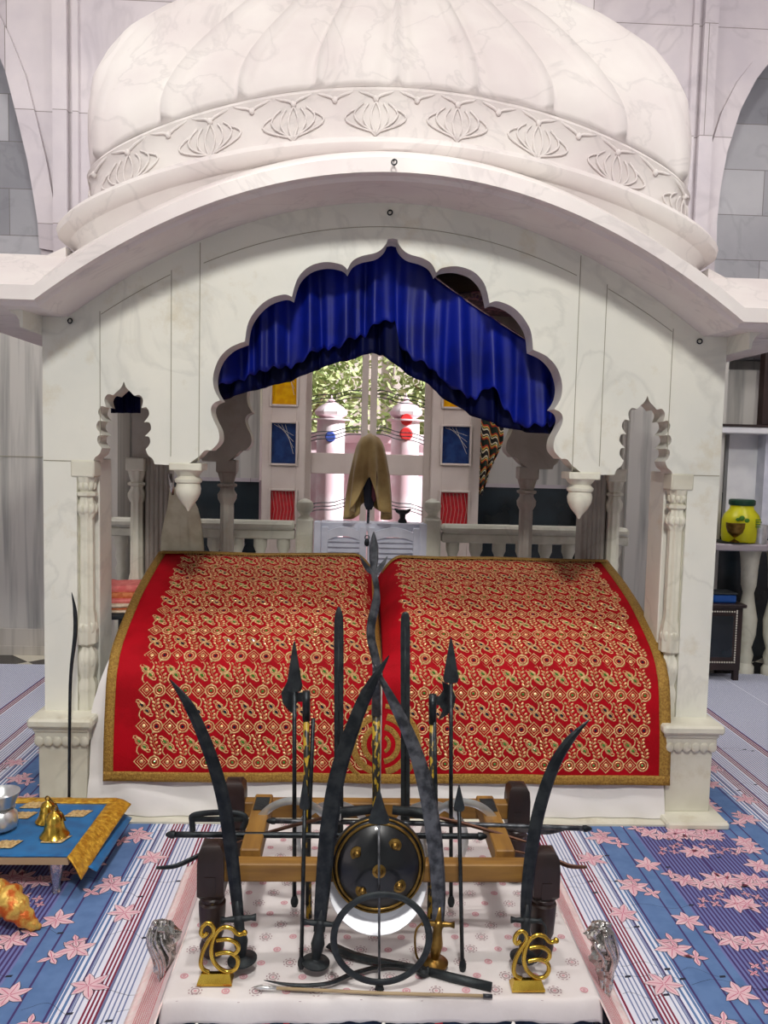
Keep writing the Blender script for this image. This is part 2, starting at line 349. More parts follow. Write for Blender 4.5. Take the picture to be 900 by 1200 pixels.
# upper cross wall with the two side arches (openings left and right of the dome)
def upper():
    b = MB(); Y = YP
    Lp = [P(x, y, Y) for x, y in [(48, 292), (46, 262), (40, 225), (34, 190), (22, 140), (8, 85), (-10, 40), (-40, -20)]]
    Rp = [P(x, y, Y) for x, y in [(838, 300), (838, 262), (842, 225), (850, 180), (866, 130), (884, 95), (902, 72), (940, 40)]]
    zt = 5.3
    poly = [(pr0 - .1, zs), (pr0 - .1, zs)]
    poly = [(Lp[0].x, zs)] + [(p.x, p.z) for p in Lp] + [(Lp[-1].x, zt), (Rp[-1].x, zt)] + [(p.x, p.z) for p in reversed(Rp)] + [(Rp[0].x, zs)]
    # big central arch: soffit lifted over the pavilion
    n = 24; arc = [(-1.35 + 3.1 * (1 - i / n), zs + .62 * math.sin(PI * i / n)) for i in range(n + 1)]
    poly += arc
    b.prism(poly, Y, Y + .4, 0)
    # raised edge bands round the two side arches and flat pilasters
    for pts, sg in ((Lp, 1), (Rp, -1)):
        rings = []
        for i, p in enumerate(pts):
            rings.append([(p.x, Y - .03, p.z), (p.x + sg * .14, Y - .03, p.z - .02), (p.x + sg * .14, Y + .01, p.z - .02), (p.x, Y + .01, p.z)])
        b.loft(rings, True, True, 0)
    for x in (P(73, 200, Y).x, P(822, 200, Y).x): b.box(x - .05, x + .05, Y - .05, Y + .02, zs, zt, 0)
    for x in (P(90, 200, Y).x, P(806, 200, Y).x): b.box(x - .02, x + .02, Y - .03, Y + .02, zs, zt, 0)
    # lintels under the side openings
    b.box(pl0, Lp[0].x, Y, Y + .4, zs, zs + .22, 0); b.box(Rp[0].x, XR, Y, Y + .4, zs, zs + .3, 0)
    struct(b, 'wall_upper_arcade', 'marble_wall')
upper()
b = MB()                                     # recess wall seen through the side arches
b.box(XL, -1.6, 6.6, 6.72, zs, 5.3); b.box(2.2, XR, 6.6, 6.72, zs, 5.3)
struct(b, 'wall_arch_recess', marble('recess_marble', (206, 206, 208), (140, 140, 146), None, wash=(190, 190, 194), block=(1.1, .36, (160, 162, 168))))

# ------------------------------------------------------------------ glazed door, side lights, outside
YD = 6.72
def frame_rect(b, p0, p1, w, y0, y1, mi=0):
    (x0, z0), (x1, z1) = p0, p1
    b.box(x0, x0 + w, y0, y1, z0, z1, mi, .004); b.box(x1 - w, x1, y0, y1, z0, z1, mi, .004)
    b.box(x0 + w, x1 - w, y0, y1, z0, z0 + w, mi, .004); b.box(x0 + w, x1 - w, y0, y1, z1 - w, z1, mi, .004)
dxs = [P(x, 500, YD).x for x in (357, 431, 433.5, 505)]
zt = P(430, 405, YD).z; zm0 = P(430, 556, YD).z; zm1 = P(430, 532, YD).z; zb = P(430, 690, YD).z
for k, (x0, x1, nm) in enumerate(((dxs[0], dxs[1], 'left'), (dxs[2], dxs[3], 'right'))):
    d = bpy.data.objects.new('door_%d' % (k + 1), None); col.objects.link(d); d.location = ((x0 + x1) / 2, YD, 0); d['kind'] = 'structure'
    b = MB(); w = .055; b.box(x0, x0 + w, YD, YD + .05, .02, zt, 0, .004); b.box(x1 - w, x1, YD, YD + .05, .02, zt, 0, .004)
    for z0, z1 in ((.02, .3), (zm0, zm1), (zt - .08, zt)): b.box(x0 + w, x1 - w, YD, YD + .05, z0, z1, 0, .004)
    part(b, 'door_frame', 'cream_paint', d, smooth=SM)
    b = MB(); b.box(x0 + w, x1 - w, YD + .02, YD + .026, .3, zm0); b.box(x0 + w, x1 - w, YD + .02, YD + .026, zm1, zt - .08); part(b, 'pane', 'glass', d)
    b = MB()
    for zc in (P(430, 462, YD).z, P(430, 505, YD).z, P(430, 588, YD).z):
        for q in range(3):
            sgn = 1 if k == 0 else -1
            pth = []
            for i in range(9):
                t = i / 8; pth.append((x0 + w + (x1 - x0 - 2 * w) * t, YD - .012, zc - q * .03 + .035 * sgn * (t - .5) * 2 * (1 if zc != 0 else 1) + .008 * math.sin(i * 1.3)))
            b.tube(pth, .0045, 6)
    part(b, 'grille_bars', 'iron_grey', d)
# outer jambs and lintel
b = MB(); b.box(dxs[0] - .05, dxs[0], YD - .02, YD + .16, 0, zt + .06, 0, .005); b.box(dxs[3], dxs[3] + .05, YD - .02, YD + .16, 0, zt + .06, 0, .005)
b.box(DX0, DX1, YD, YD + .16, zt, 2.96, 0)
struct(b, 'trim_1', 'cream_paint', smooth=SM)
# folded side shutters with coloured glass
for k, (xa, xb) in enumerate(((306, 357), (505, 562))):
    x0 = P(xa, 560, 6.6).x; x1 = P(xb, 560, 6.6).x
    d = bpy.data.objects.new('window_%d' % (k + 1), None); col.objects.link(d); d.location = ((x0 + x1) / 2, 6.64, 0); d['kind'] = 'structure'
    zs_ = [P(330, y, 6.64).z for y in (668, 618, 575, 543, 496, 474, 430)] if k == 0 else [P(530, y, 6.64).z for y in (668, 618, 577, 543, 500, 477, 430)]
    mx = .05 if k == 0 else .05
    b = MB(); mid = (x0 + x1) / 2; hw = abs(x1 - x0) * .28; ztp = 2.9
    def pc(z0, z1): b.box(x0, x1, 6.62, 6.66, z0, z1, 0, .003)
    b.box(x0, mid - hw, 6.62, 6.66, .02, ztp, 0, .003); b.box(mid + hw, x1, 6.62, 6.66, .02, ztp, 0, .003)
    wins = [(zs_[1], zs_[2], 'red_glass', 'red_pane'), (zs_[3], zs_[4], 'blue_glass', 'blue_pane'), (zs_[5], min(zs_[5] + .36, ztp - .1), 'yellow_glass', 'yellow_pane')]
    zz = .02
    for z0, z1, g, nm in wins:
        b.box(mid - hw, mid + hw, 6.62, 6.66, zz, z0, 0, .003); zz = z1
    b.box(mid - hw, mid + hw, 6.62, 6.66, zz, ztp, 0, .003)
    for z0, z1, g, nm in wins: frame_rect(b, (mid - hw - .018, z0 - .018), (mid + hw + .018, z1 + .018), .018, 6.6, 6.62)
    part(b, 'shutter_frame', 'cream_paint', d, smooth=SM)
    for z0, z1, g, nm in wins:
        c = MB(); c.box(mid - hw, mid + hw, 6.635, 6.645, z0, z1)
        if nm == 'blue_pane' or nm == 'yellow_pane':
            for q in range(4): c.tube([(mid - hw + .02 + q * .03, 6.634, z1 - .01), (mid + hw - .02, 6.634, z0 + .03 + .05 * (4 - q))], .0018, 5, 1)
        else:
            for q in range(7):
                c.tube([(mid - hw + .01 + q * (hw / 3.6), 6.634, z0 + .005), (mid - hw + .03 + q * (hw / 3.6), 6.634, z0 + (z1 - z0) * .5), (mid - hw + .01 + q * (hw / 3.6), 6.634, z1 - .01)], .0015, 5, 1)
        part(c, nm, [g, 'white_bead'], d)
# outside
b = MB(); b.box(-12, 14, 6.95, 30, -.15, -.02); struct(b, 'ground', 'out_ground')
b = MB()
wz = P(430, 508, 9.5).z
b.box(-3, 4, 9.5, 9.7, -.02, wz - .12); b.box(-3, 4, 9.44, 9.76, wz - .12, wz, 0, .01)
for i in range(28): b.box(-3 + i * .25, -3 + i * .25 + .12, 9.47, 9.5, .2, wz - .25, 0, .01)
one(b, 'parapet_wall', 'out_white', 'sunlit pinkish white parapet wall outside the glazed door', 'wall')
b = MB(); b.box(-9, 10, 17, 17.4, -.02, 5.2); b.box(-9, 10, 16.85, 17.4, 5.2, 5.4, 0, .02)  # added pale wall, makes the sky gaps between the leaves bright
for i in range(12): b.box(-8.8 + i * 1.6, -8.2 + i * 1.6, 16.9, 17, -.02, 5.2, 0, .02)
one(b, 'sky_fill_wall', 'out_ground', 'pale wall with piers added beyond the trees in place of bright sky', 'wall')
def finial(px, top, bot, Y, cm, cyl, label):
    t = thing('kiosk_finial', label, 'finial', (P(px, bot, Y).x, Y, -.02), 'white domed kiosks on the parapet')
    x = P(px, bot, Y).x; zt_ = P(px, top, Y).z; h = zt_ - wz; s_ = h
    b = MB(); b.lathe([(.16, -.02 - wz), (.16, .3 * h), (.22, .31 * h), (.22, .34 * h), (.12, .36 * h)], (x, Y, wz), 16)
    kb = part(b, 'kiosk_body', 'out_white', t, smooth=SM)
    b = MB(); b.lathe([(.12, .36 * h), (.19, .45 * h), (.2, .53 * h), (.15, .66 * h), (.06, .77 * h), (.03, .8 * h), (.05, .84 * h), (.015, .88 * h), (.004, h)], (x, Y, wz), 16, flute=.08, nf=8)
    part(b, 'kiosk_dome', 'out_white', t, smooth=SM)
    for z_, r_ in cyl:
        b = MB(); b.lathe([(r_, 0), (r_, .02), (r_ * .8, .03)], (x, Y - .15, z_), 16, axis=(0, -1, 0)); part(b, 'roundel', cm, kb)
Yk = 9.2
finial(387, 462, 545, Yk, 'out_blue', [(P(385, 512, 9.2).z, .06)], 'white domed kiosk with blue roundel seen through the left door leaf')
finial(474, 460, 545, Yk, 'out_red', [(P(478, 492, 9.2).z, .07), (P(477, 509, 9.2).z, .075)], 'white domed kiosk with two red roundels seen through the right door leaf')
def tree(x, y, h, w, label, seed):
    rr = random.Random(seed); t = thing('leafy_tree', label, 'tree', (x, y, -.02), 'trees outside the glazed door')
    b = MB(); b.tube([(x, y, -.02), (x + .1, y, h * .3), (x - .1, y, h * .55), (x + .1, y, h * .8)], [.14, .11, .08, .04], 8)
    for q in range(6):
        a = rr.uniform(0, 6.28); z0 = h * rr.uniform(.3, .6); b.tube([(x, y, z0), (x + math.cos(a) * w * .4, y + math.sin(a) * w * .3, z0 + h * .15), (x + math.cos(a) * w * .8, y + math.sin(a) * w * .5, z0 + h * .25)], [.05, .035, .015], 6)
    part(b, 'trunk', 'bark', t, smooth=True)
    b = MB()
    for q in range(5200):
        u = rr.gauss(0, .5) * w; v = rr.gauss(0, .35) * w; z = h * .62 + rr.gauss(0, .2) * h; s_ = rr.uniform(.05, .1)
        a = rr.uniform(0, 6.28); e = rr.uniform(-1, 1); d = Vector((math.cos(a), math.sin(a), e)).normalized(); n_ = d.cross(Vector((rr.uniform(-1, 1), rr.uniform(-1, 1), .3))).normalized() * s_ * .4
        c = Vector((x + u, y + v, z)); b.add([c - d * s_, c + n_, c + d * s_, c - n_], [(0, 1, 2, 3)])
    part(b, 'foliage', 'leaf', t)
tree(-.95, 12.5, 3.6, 1.3, 'pale green leafy tree behind the blue roundel kiosk', 1)
tree(1.75, 12.8, 3.6, 1.3, 'pale green leafy tree behind the red roundel kiosk', 2)

# ------------------------------------------------------------------ marble railing and louvred gates
YR = 5.25
def railing(px0, px1, npx, label, side):
    x0 = P(px0, 625, YR).x; x1 = P(px1, 625, YR).x
    t = thing('marble_railing', label, 'railing', ((x0 + x1) / 2, YR, 0), 'marble balustrades behind the covered beds')
    zt_ = P(430, 612.5, YR).z; z1 = P(430, 633, YR).z; xn = P(npx, 625, YR).x
    b = MB(); b.box(x0, x1, YR - .075, YR + .075, zt_ - .055, zt_, 0, .018); b.box(x0, x1, YR - .055, YR + .055, z1, zt_ - .055, 0, .008); part(b, 'top_rail', 'marble_rail', t, smooth=SM)
    b = MB(); b.box(x0, x1, YR - .07, YR + .07, 0, .12, 0, .01); part(b, 'base_rail', 'marble_rail', t, smooth=SM)
    h = z1 - .12; nb = int((x1 - x0) / .15)
    prof = [(.042, 0), (.042, .04), (.025, .07), (.036, .1), (.026, .14), (.04, .3), (.046, .42), (.03, .6), (.024, .7), (.036, .76), (.024, .8), (.036, .85), (.03, .9), (.045, .94), (.045, 1.0)]
    base = None
    for i in range(nb):
        x = x0 + (i + .5) * (x1 - x0) / nb
        if side < 0: x = max(x, x0 + .05)
        if base is None:
            c = MB(); c.lathe([(r, z * h + .12) for r, z in prof], (0, 0, 0), 16); base = c.build('baluster', 'marble_rail', t, smooth=SM); o = base
        else: o = base.copy(); col.objects.link(o)
        o.location = (x - t.location.x, 0, 0)
    b = MB(); zc = P(npx, 607, YR).z; b.box(xn - .055, xn + .055, YR - .06, YR + .06, 0, zc, 0, .012); b.box(xn - .03, xn + .03, YR - .066, YR - .06, .25, zc - .1, 0)
    b.lathe([(.05, 0), (.03, .015), (.03, .025), (.05, .05), (.058, .08), (.05, .105), (.025, .122), (.005, .128)], (xn, YR, zc), 20); part(b, 'newel_post', 'marble_rail', t, smooth=SM)
railing(128, 346, 357, 'grey cream marble balustrade left of the louvred gate', -1)
railing(517, 734, 506, 'grey cream marble balustrade right of the louvred gate', 1)
def gate(px0, px1, k, label):
    Y = 5.2; x0 = P(px0, 640, Y).x; x1 = P(px1, 640, Y).x; zt_ = P(430, 618, Y).z
    t = thing('louvred_gate', label, 'gate', ((x0 + x1) / 2, Y, .3), 'white louvred saloon gates')
    b = MB(); w = .045
    b.box(x0, x0 + w, Y, Y + .035, .3, zt_, 0, .004); b.box(x1 - w, x1, Y, Y + .035, .3, zt_, 0, .004); b.box(x0 + w, x1 - w, Y, Y + .035, .3, .38, 0, .004)
    n = 10; xs = [x0 + w + (x1 - x0 - 2 * w) * i / n for i in range(n + 1)]
    f = (lambda u: .05 * math.sin(PI * (.15 + .7 * u)))
    poly = [(x, zt_ - .1 + f(i / n) - .01) for i, x in enumerate(xs)] + [(x, zt_ - .03 + .03 * math.sin(PI * (n - i) / n)) for i, x in enumerate(reversed(xs))]
    b.prism(poly, Y, Y + .035)
    part(b, 'gate_frame', 'lilac_paint', t, smooth=SM)
    b = MB(); z = .4
    while z < zt_ - .075:
        b.add([(x0 + w, Y + .004, z), (x1 - w, Y + .004, z), (x1 - w, Y + .03, z + .028), (x0 + w, Y + .03, z + .028), (x0 + w, Y + .008, z - .004), (x1 - w, Y + .008, z - .004), (x1 - w, Y + .034, z + .024), (x0 + w, Y + .034, z + .024)],
              [(0, 1, 2, 3), (7, 6, 5, 4), (0, 4, 5, 1), (3, 2, 6, 7)]); z += .034
    part(b, 'louvres', 'lilac_paint', t)
gate(376, 429, 0, 'white louvred saloon gate leaf on the left, by the left newel')
gate(431, 492, 1, 'white louvred saloon gate leaf on the right, by the right newel')
Y = 5.2
b = MB()
for a, c_ in ((368, 376), (492, 500)): b.box(P(a, 620, Y).x, P(c_, 620, Y).x, Y - .02, Y + .08, 0, P(430, 612, Y).z, 0, .005)
b.box(P(376, 620, Y + .1).x, P(492, 620, Y + .1).x, Y + .05, Y + .2, P(430, 618, Y + .1).z - .02, P(430, 612, Y + .1).z, 0, .004)
one(b, 'gate_post_frame', 'lilac_paint', 'white painted post frame holding the louvred gate leaves', 'gate frame', smooth=SM)
ztop = P(430, 612, Y + .1).z
# small lamp on the gate frame and padlock
x = P(472, 605, Y + .1).x
t = thing('oil_lamp', 'small black oil lamp standing on the gate frame', 'lamp', (x, Y + .12, ztop))
b = MB(); b.lathe([(.028, 0), (.03, .01), (.018, .03), (.02, .05), (.02, .055)], (x, Y + .12, ztop), 16); part(b, 'lamp_foot', 'iron_matte', t, smooth=SM)
b = MB(); b.lathe([(.02, .055), (.04, .07), (.042, .085), (.02, .08), (.002, .07)], (x, Y + .12, ztop), 16, sx=1.15)
b.tube([(x - .035, Y + .12, ztop + .08), (x - .055, Y + .12, ztop + .093)], [.012, .004], 8); b.tube([(x + .035, Y + .12, ztop + .08), (x + .055, Y + .12, ztop + .093)], [.012, .004], 8); part(b, 'lamp_bowl', 'iron_matte', t, smooth=SM)
x = P(430, 634, Y).x; t = thing('padlock', 'small dark padlock hanging where the gate leaves meet', 'padlock', (x, Y - .02, P(430, 640, Y).z))
b = MB(); b.lathe([(.004, 0), (.014, .008), (.017, .025), (.012, .045), (.004, .052)], (x, Y - .012, P(430, 640, Y).z), 14, sy=.5); part(b, 'lock_body', 'iron', t, smooth=SM)
b = MB(); b.ring((x, Y - .012, P(430, 640, Y).z + .058), .014, .0025, (0, 1, 0), 20, 6); part(b, 'shackle', 'iron_grey', t, smooth=True)
# silk cloth over a pole
def draped():
    Y = 5.1; x = P(433, 560, Y).x; zt_ = P(433, 508, Y).z; zb_ = P(433, 606, Y).z; h = zt_ - zb_
    t = thing('covered_pole', 'golden olive silk cloth draped over a short pole above the gate', 'draped pole', (x, Y, ztop))
    b = MB(); b.tube([(x, Y + .16, ztop), (x, Y + .1, ztop + .06), (x, Y, ztop + .14), (x, Y, zt_ - .02)], .009, 8); part(b, 'pole', 'iron_grey', t, smooth=True)
    b = MB(); n = 64; rings = []
    prof = [(0, .003), (.015, .03), (.06, .062), (.14, .085), (.3, .1), (.5, .115), (.7, .122), (.85, .125), (1, .128)]
    for q in range(19):
        tt = q / 18; r = interp(prof, tt); ring = []
        for j in range(n):
            a = 2 * PI * j / n; fold = 1 + .26 * tt * math.sin(a * 7 + 1.5 * math.sin(a)) + .08 * tt * math.sin(a * 13 + tt * 2)
            op = max(0, math.cos(a + PI / 2 + .1)) ** 8     # slit on the camera side
            dz = tt * h * (.8 + .2 * abs(math.cos(a)) ** .5 + .05 * math.sin(a * 3)) ; dz *= (1 - .42 * op)
            ring.append((x + r * fold * math.cos(a), Y + r * fold * math.sin(a) * .8, zt_ - dz))
        rings.append(ring)
    b.loft(rings, True, False); part(b, 'silk_cover', 'khaki', t, smooth=True, solid=.003)
    b = MB(); b.lathe([(.02, 0), (.035, .03), (.045, .16), (.04, .3), (.01, .36)], (x, Y - .03, zb_ + .05), 24, flute=.25, nf=6); part(b, 'inner_cloth', 'dark_cloth', t, smooth=True)
    b = MB(); b.lathe([(.004, 0), (.02, .03), (.022, .16), (.006, .26)], (x + .03, Y - .085, zb_ + .1), 16, flute=.25, nf=4); part(b, 'maroon_cloth', 'maroon', t, smooth=True)
draped()
# scarf hanging by the right side light
def scarf():
    Y = 6.5; b = MB()
    xs = [P(564, 500, Y).x, P(590, 500, Y).x]
    def fn(u, v):
        z = P(575, 470, Y).z + (P(575, 580, Y).z - P(575, 470, Y).z) * v * (1 - .35 * max(0, u - .4))
        return (xs[0] + (xs[1] - xs[0]) * u * (1 - .65 * max(0, v - .55) / .45), Y + .03 * math.sin(u * 16) * (.3 + v), z)
    b.grid(fn, 30, 16)
    sco = one(b, 'striped_scarf', 'plaid', 'red, green and yellow striped scarf hanging beside the coloured glass', 'scarf', smooth=True, solid=.004)
    h_ = MB(); xm = (xs[0] + xs[1]) / 2; zt_ = P(575, 470, Y).z; h_.tube([(xm, 6.52, zt_ - .01), (xm, 6.6, zt_ + .01), (xm, 6.75, zt_ + .01)], .006, 8); h_.xf(Matrix.Translation(-sco.location)); h_.build('wall_hook', 'iron_grey', sco, smooth=True)
scarf()

# ------------------------------------------------------------------ marble pavilion
CX = P(450, 600, 3.5).x * 0 + .149
YF = 3.5
T = thing('marble_pavilion', 'carved white marble pavilion with cusped arches and a fluted dome over the red covered beds', 'pavilion', (CX, 4.05, 0))
def arcz(x):                                  # join of wall and eave, x from the centre line
    x = abs(x); return 2.14 if x >= 1.37 else 2.14 + .52 * (1 - (x / 1.37) ** 2)
def rel(px, py, Y=YF): p = P(px, py, Y); return (p.x - CX, p.z)
def lobes(segs, n=5):
    out = []
    for s_ in segs:
        c = catmull([(a, b, 0) for a, b in s_], n); out += [(p.x, p.y) for p in c]
    res = [out[0]]
    for p in out[1:]:
        if abs(p[0] - res[-1][0]) + abs(p[1] - res[-1][1]) > 1e-5: res.append(p)
    return res
mainL = [[(455, 279), (451, 288), (441, 296), (424, 300), (413, 306), (407, 316)],
         [(407, 316), (400, 310), (382, 307), (363, 312), (349, 326), (342, 348)],
         [(342, 348), (333, 345), (316, 350), (302, 361), (291, 378), (287, 400)],
         [(287, 400), (270, 407), (257, 420), (250, 439), (251, 456), (258, 469)],
         [(258, 469), (250, 473), (247, 481), (250, 492), (256, 505), (256, 518), (247, 528)],
         [(247, 528), (240, 528), (233, 535), (226, 540), (219, 546)]]
def arch_main():
    segs = [[rel(*p) for p in s_] for s_ in mainL]
    a = lobes(segs); x0 = a[0][0]; a[0] = (0, a[0][1]); return a      # from apex to the left spring
def arch_small():
    c = rel(145, 447); k = .003723
    S = [[(0, 0), (3, 7), (8, 12), (12, 16)], [(12, 16), (18, 15), (22, 21), (20, 30)], [(20, 30), (26, 29), (29, 37), (23, 46)],
         [(23, 46), (29, 46), (31, 54), (24, 62)], [(24, 62), (29, 63), (30, 70), (25, 77)], [(25, 77), (28, 84), (33, 88), (35, 94)]]
    return c, [(a * k, -b * k) for a, b in lobes(S, 4)]
AM = arch_main(); SC, AS = arch_small()
def spandrel(Y0, Y1, name, mats, low_outer=.42, ow=1.477):
    xo = -ow; zs0 = AM[-1][1]; z1 = 1.53
    zs1 = SC[1] + AS[-1][1]
    left = [(xo, low_outer), (xo, 2.14), (-1.37, 2.14)]
    n = 40; arc = [(-1.37 + 2.74 * i / n, arcz(-1.37 + 2.74 * i / n)) for i in range(1, n)]
    right = [(1.37, 2.14), (ow, 2.14), (ow, low_outer)]
    xin = min(1.335, ow - .03)
    def side(sg):    # from the outer pillar foot inwards to the apex of the main arch
        pts = [(sg * xin, low_outer), (sg * xin, z1)]
        sm = [(SC[0], SC[1])]
        outer = [(SC[0] - a, SC[1] + b) for a, b in AS][::-1]; inner = [(SC[0] + a, SC[1] + b) for a, b in AS][1:]
        pts += [(-sg * x, z) for x, z in outer] + [(-sg * x, z) for x, z in inner]
        pts += [(-sg * (SC[0] + AS[-1][0]), zs0)] if False else []
        pts += [(-sg * x, z) for x, z in AM[::-1]]
        return pts
    r = side(1); l = side(-1)[::-1]
    poly = left + arc + right + r + l[1:]
    b = MB(); b.prism(poly, Y0, Y1); b.v = [(x + CX, y, z) for x, y, z in b.v]
    part(b, name, mats, T)
spandrel(YF, YF + .13, 'front_arch_wall', 'marble')
spandrel(4.6, 4.73, 'rear_arch_wall', 'marble_shaded', ow=1.40)
# joints and shallow panel lines
b = MB()
def vline(x, z0, z1): b.box(CX + x - .0015, CX + x + .0015, YF - .0015, YF + .002, z0, z1)
for sg in (-1, 1):
    vline(sg * .815, 1.52, arcz(.815) - .01); vline(sg * .935, 1.56, arcz(.935) - .07); vline(sg * 1.235, 1.62, arcz(1.235) - .07)
    b.box(CX + sg * 1.405 - .07, CX + sg * 1.405 + .07, YF - .0015, YF + .002, 1.528, 1.532)
for x0, x1, off in ((-.8, .8, .1), (-1.23, -.94, .085), (.94, 1.23, .085)):
    n = 30; xs = [x0 + (x1 - x0) * i / n for i in range(n + 1)]
    b.prism([(CX + x, arcz(x) - off) for x in xs] + [(CX + x, arcz(x) - off - .003) for x in reversed(xs)], YF - .0015, YF + .002)
part(b, 'panel_lines', 'joint', T)
# side walls above the openings, ceiling vault
for sg in (-1, 1):
    b = MB(); b.box(*sorted((CX + sg * 1.43, CX + sg * 1.34)), 3.63, 4.6, 2.04, 2.14, 0, .004); part(b, 'side_lintel', 'marble_shaded', T)
b = MB(); n = 40; xs = [-1.477 + 2.954 * i / n for i in range(n + 1)]
b.prism([(CX + x, arcz(x) + .001) for x in xs] + [(CX + x, arcz(x) + .09) for x in reversed(xs)], YF + .02, 4.73); part(b, 'vault', 'marble_shaded', T)
# eave
def eave():
    Y0, Y1 = 3.135, YF
    b = MB(); xs = [-1.86, -1.6, -1.45] + [-1.37 + 2.74 * i / 48 for i in range(49)] + [1.45, 1.6, 1.86]
    rings = []
    for x in xs:
        z = arcz(x) + (.0 if abs(x) > 1.37 else .0); zz = z
        rise = .17 if abs(x) > 1.3 else .15 + .02 * (abs(x) / 1.3) ** 4
        xi = x if abs(x) < 1.6 else x
        rings.append([(CX + x, Y1 + .02, zz), (CX + x, Y0 + .05, zz - .014), (CX + x, Y0 + .035, zz + .0), (CX + x, Y0, zz + .003), (CX + x, Y0, zz + .058), (CX + x, Y1 + .02, zz + .088 + rise)])
    b.loft(rings, True, True); part(b, 'curved_eave', 'marble_roof', T, smooth=math.radians(20))
    for sg in (-1, 1):                      # side eaves run back along the flanks
        b = MB(); x1 = CX + sg * 1.477; x2 = CX + sg * 1.86; z = 2.14
        ring = lambda y: [(x1 - sg * .1, y, z), (x2, y, z - .01), (x2, y, z + .058), (x1 - sg * .1, y, z + .29)]
        b.loft([ring(Y1 + .0), ring(4.9)], True, True); part(b, 'side_eave', 'marble_roof', T)
        b = MB(); q = [(0, .0), (.0, -.09), (.012, -.09), (.014, -.062), (.03, -.035), (.06, -.02), (.1, -.016), (.1, .0)]
        b.prism([(CX + sg * (1.477 + a), z + .012 + c) for a, c in q], 3.3, 4.73); part(b, 'eave_bracket', 'marble', T)
eave()
# roof plan: rounded rectangle walked at even steps
RXX, RYY, YC, EXP = 1.325, .66, 4.10, 8.0
def plan(a, off=0, fx=1, fy=1):
    c, s_ = math.cos(a), math.sin(a)
    if abs(c) < 1e-9: c = 0
    if abs(s_) < 1e-9: s_ = 0
    return ((RXX * fx + off) * math.copysign(abs(c) ** (2 / EXP), c), (RYY * fy + off) * math.copysign(abs(s_) ** (2 / EXP), s_))
_ang = []; _tab = []; L_ = 0; pp = plan(0)
for i in range(8001):                 # even out the corners of the rounded rectangle
    v = i / 8000 * 4; k = min(int(v), 3); v -= k; p_ = EXP / 2
    w_ = v ** p_ / (v ** p_ + (1 - v) ** p_); a_ = (k + w_) * PI / 2; _ang.append(a_)
    q = plan(a_); L_ += math.hypot(q[0] - pp[0], q[1] - pp[1]); pp = q; _tab.append(L_)
def ang(u):
    import bisect
    t = (u % 1.0) * L_; i = max(1, bisect.bisect_left(_tab, t)); k = (t - _tab[i - 1]) / max(_tab[i] - _tab[i - 1], 1e-9)
    # interpolate in position space to keep even steps where the curve is flat
    return _ang[i] if k > .5 else _ang[i - 1]
def zf(x): x = min(abs(x), 1.3); return 2.525 + .345 * (1 - (x / 1.3) ** 2)
def sweep_plan(prof, name, mats, nseg=260, rib=None):
    b = MB(); rings = []
    angs = [ang((i + .5) / nseg) for i in range(nseg)]
    for off, dz in prof:
        rings.append([(CX + plan(a, off)[0], YC + plan(a, off)[1], zf(plan(a, 0)[0]) + dz) for a in angs])
    b.loft(rings, True, False); part(b, name, mats, T, smooth=math.radians(40))
sweep_plan([(-.05, -.2), (.11, -.2), (.11, -.19), (.10, -.18), (.045, -.15), (.05, -.1), (.075, -.07)], 'roof_base', 'marble_roof')
sweep_plan([(.05, -.075), (.085, -.07), (.11, -.05), (.115, -.025), (.1, 0), (.04, .012), (.0, .02)], 'roof_moulding', 'marble_roof')
sweep_plan([(.0, .01), (-.004, .1), (.0, .2), (.012, .222), (.006, .235), (-.03, .24)], 'lotus_frieze', 'marble_roof')
# lotus flowers in low relief on the frieze and leaf tips along its upper edge
def relief():
    b = MB(); NL = 22
    def fm(u, dz, off=0):
        a = ang(u); x, y = plan(a, off); return Vector((CX + x, YC + y, zf(plan(a)[0]) + dz))
    per = L_
    for k in range(NL * 2):
        u0 = (k + .5) / (NL * 2)
        if math.sin(ang(u0)) > .25: continue
        if k % 2 == 0:
            for sgn, w, h in ((0, .02, .135), (1, .05, .13), (-1, .05, .13), (1, .085, .12), (-1, .085, .12), (1, .12, .1), (-1, .12, .1)):
                if sgn == 0:
                    for s2 in (-1, 1): b.tube([fm(u0 + s2 * w * math.sin(PI * t / 8) / per, .045 + h * t / 8, .004) for t in range(9)], .0042, 6)
                else:
                    b.tube([fm(u0 + sgn * w * math.sin(PI * (.0 + .8 * t / 8)) * 1.05 / per, .04 + .012 * (w > .06) + h * t / 8, .004) for t in range(9)], .0042, 6)
        # hanging leaf tips
        pts = []
        for t in range(9):
            q = t / 8 * 2 - 1; pts.append(fm(u0 + q * per * 0 + q * .078 / per, (.188 + .03 * abs(q) ** .6) if abs(q) < .99 else .222, .005))
        b.tube(pts, .006, 6); b.ball(fm(u0, .188, .006), .012, 8, 6, 0, (1, .8, 1.2))
    part(b, 'lotus_relief', 'marble_roof', T, smooth=True)
relief()
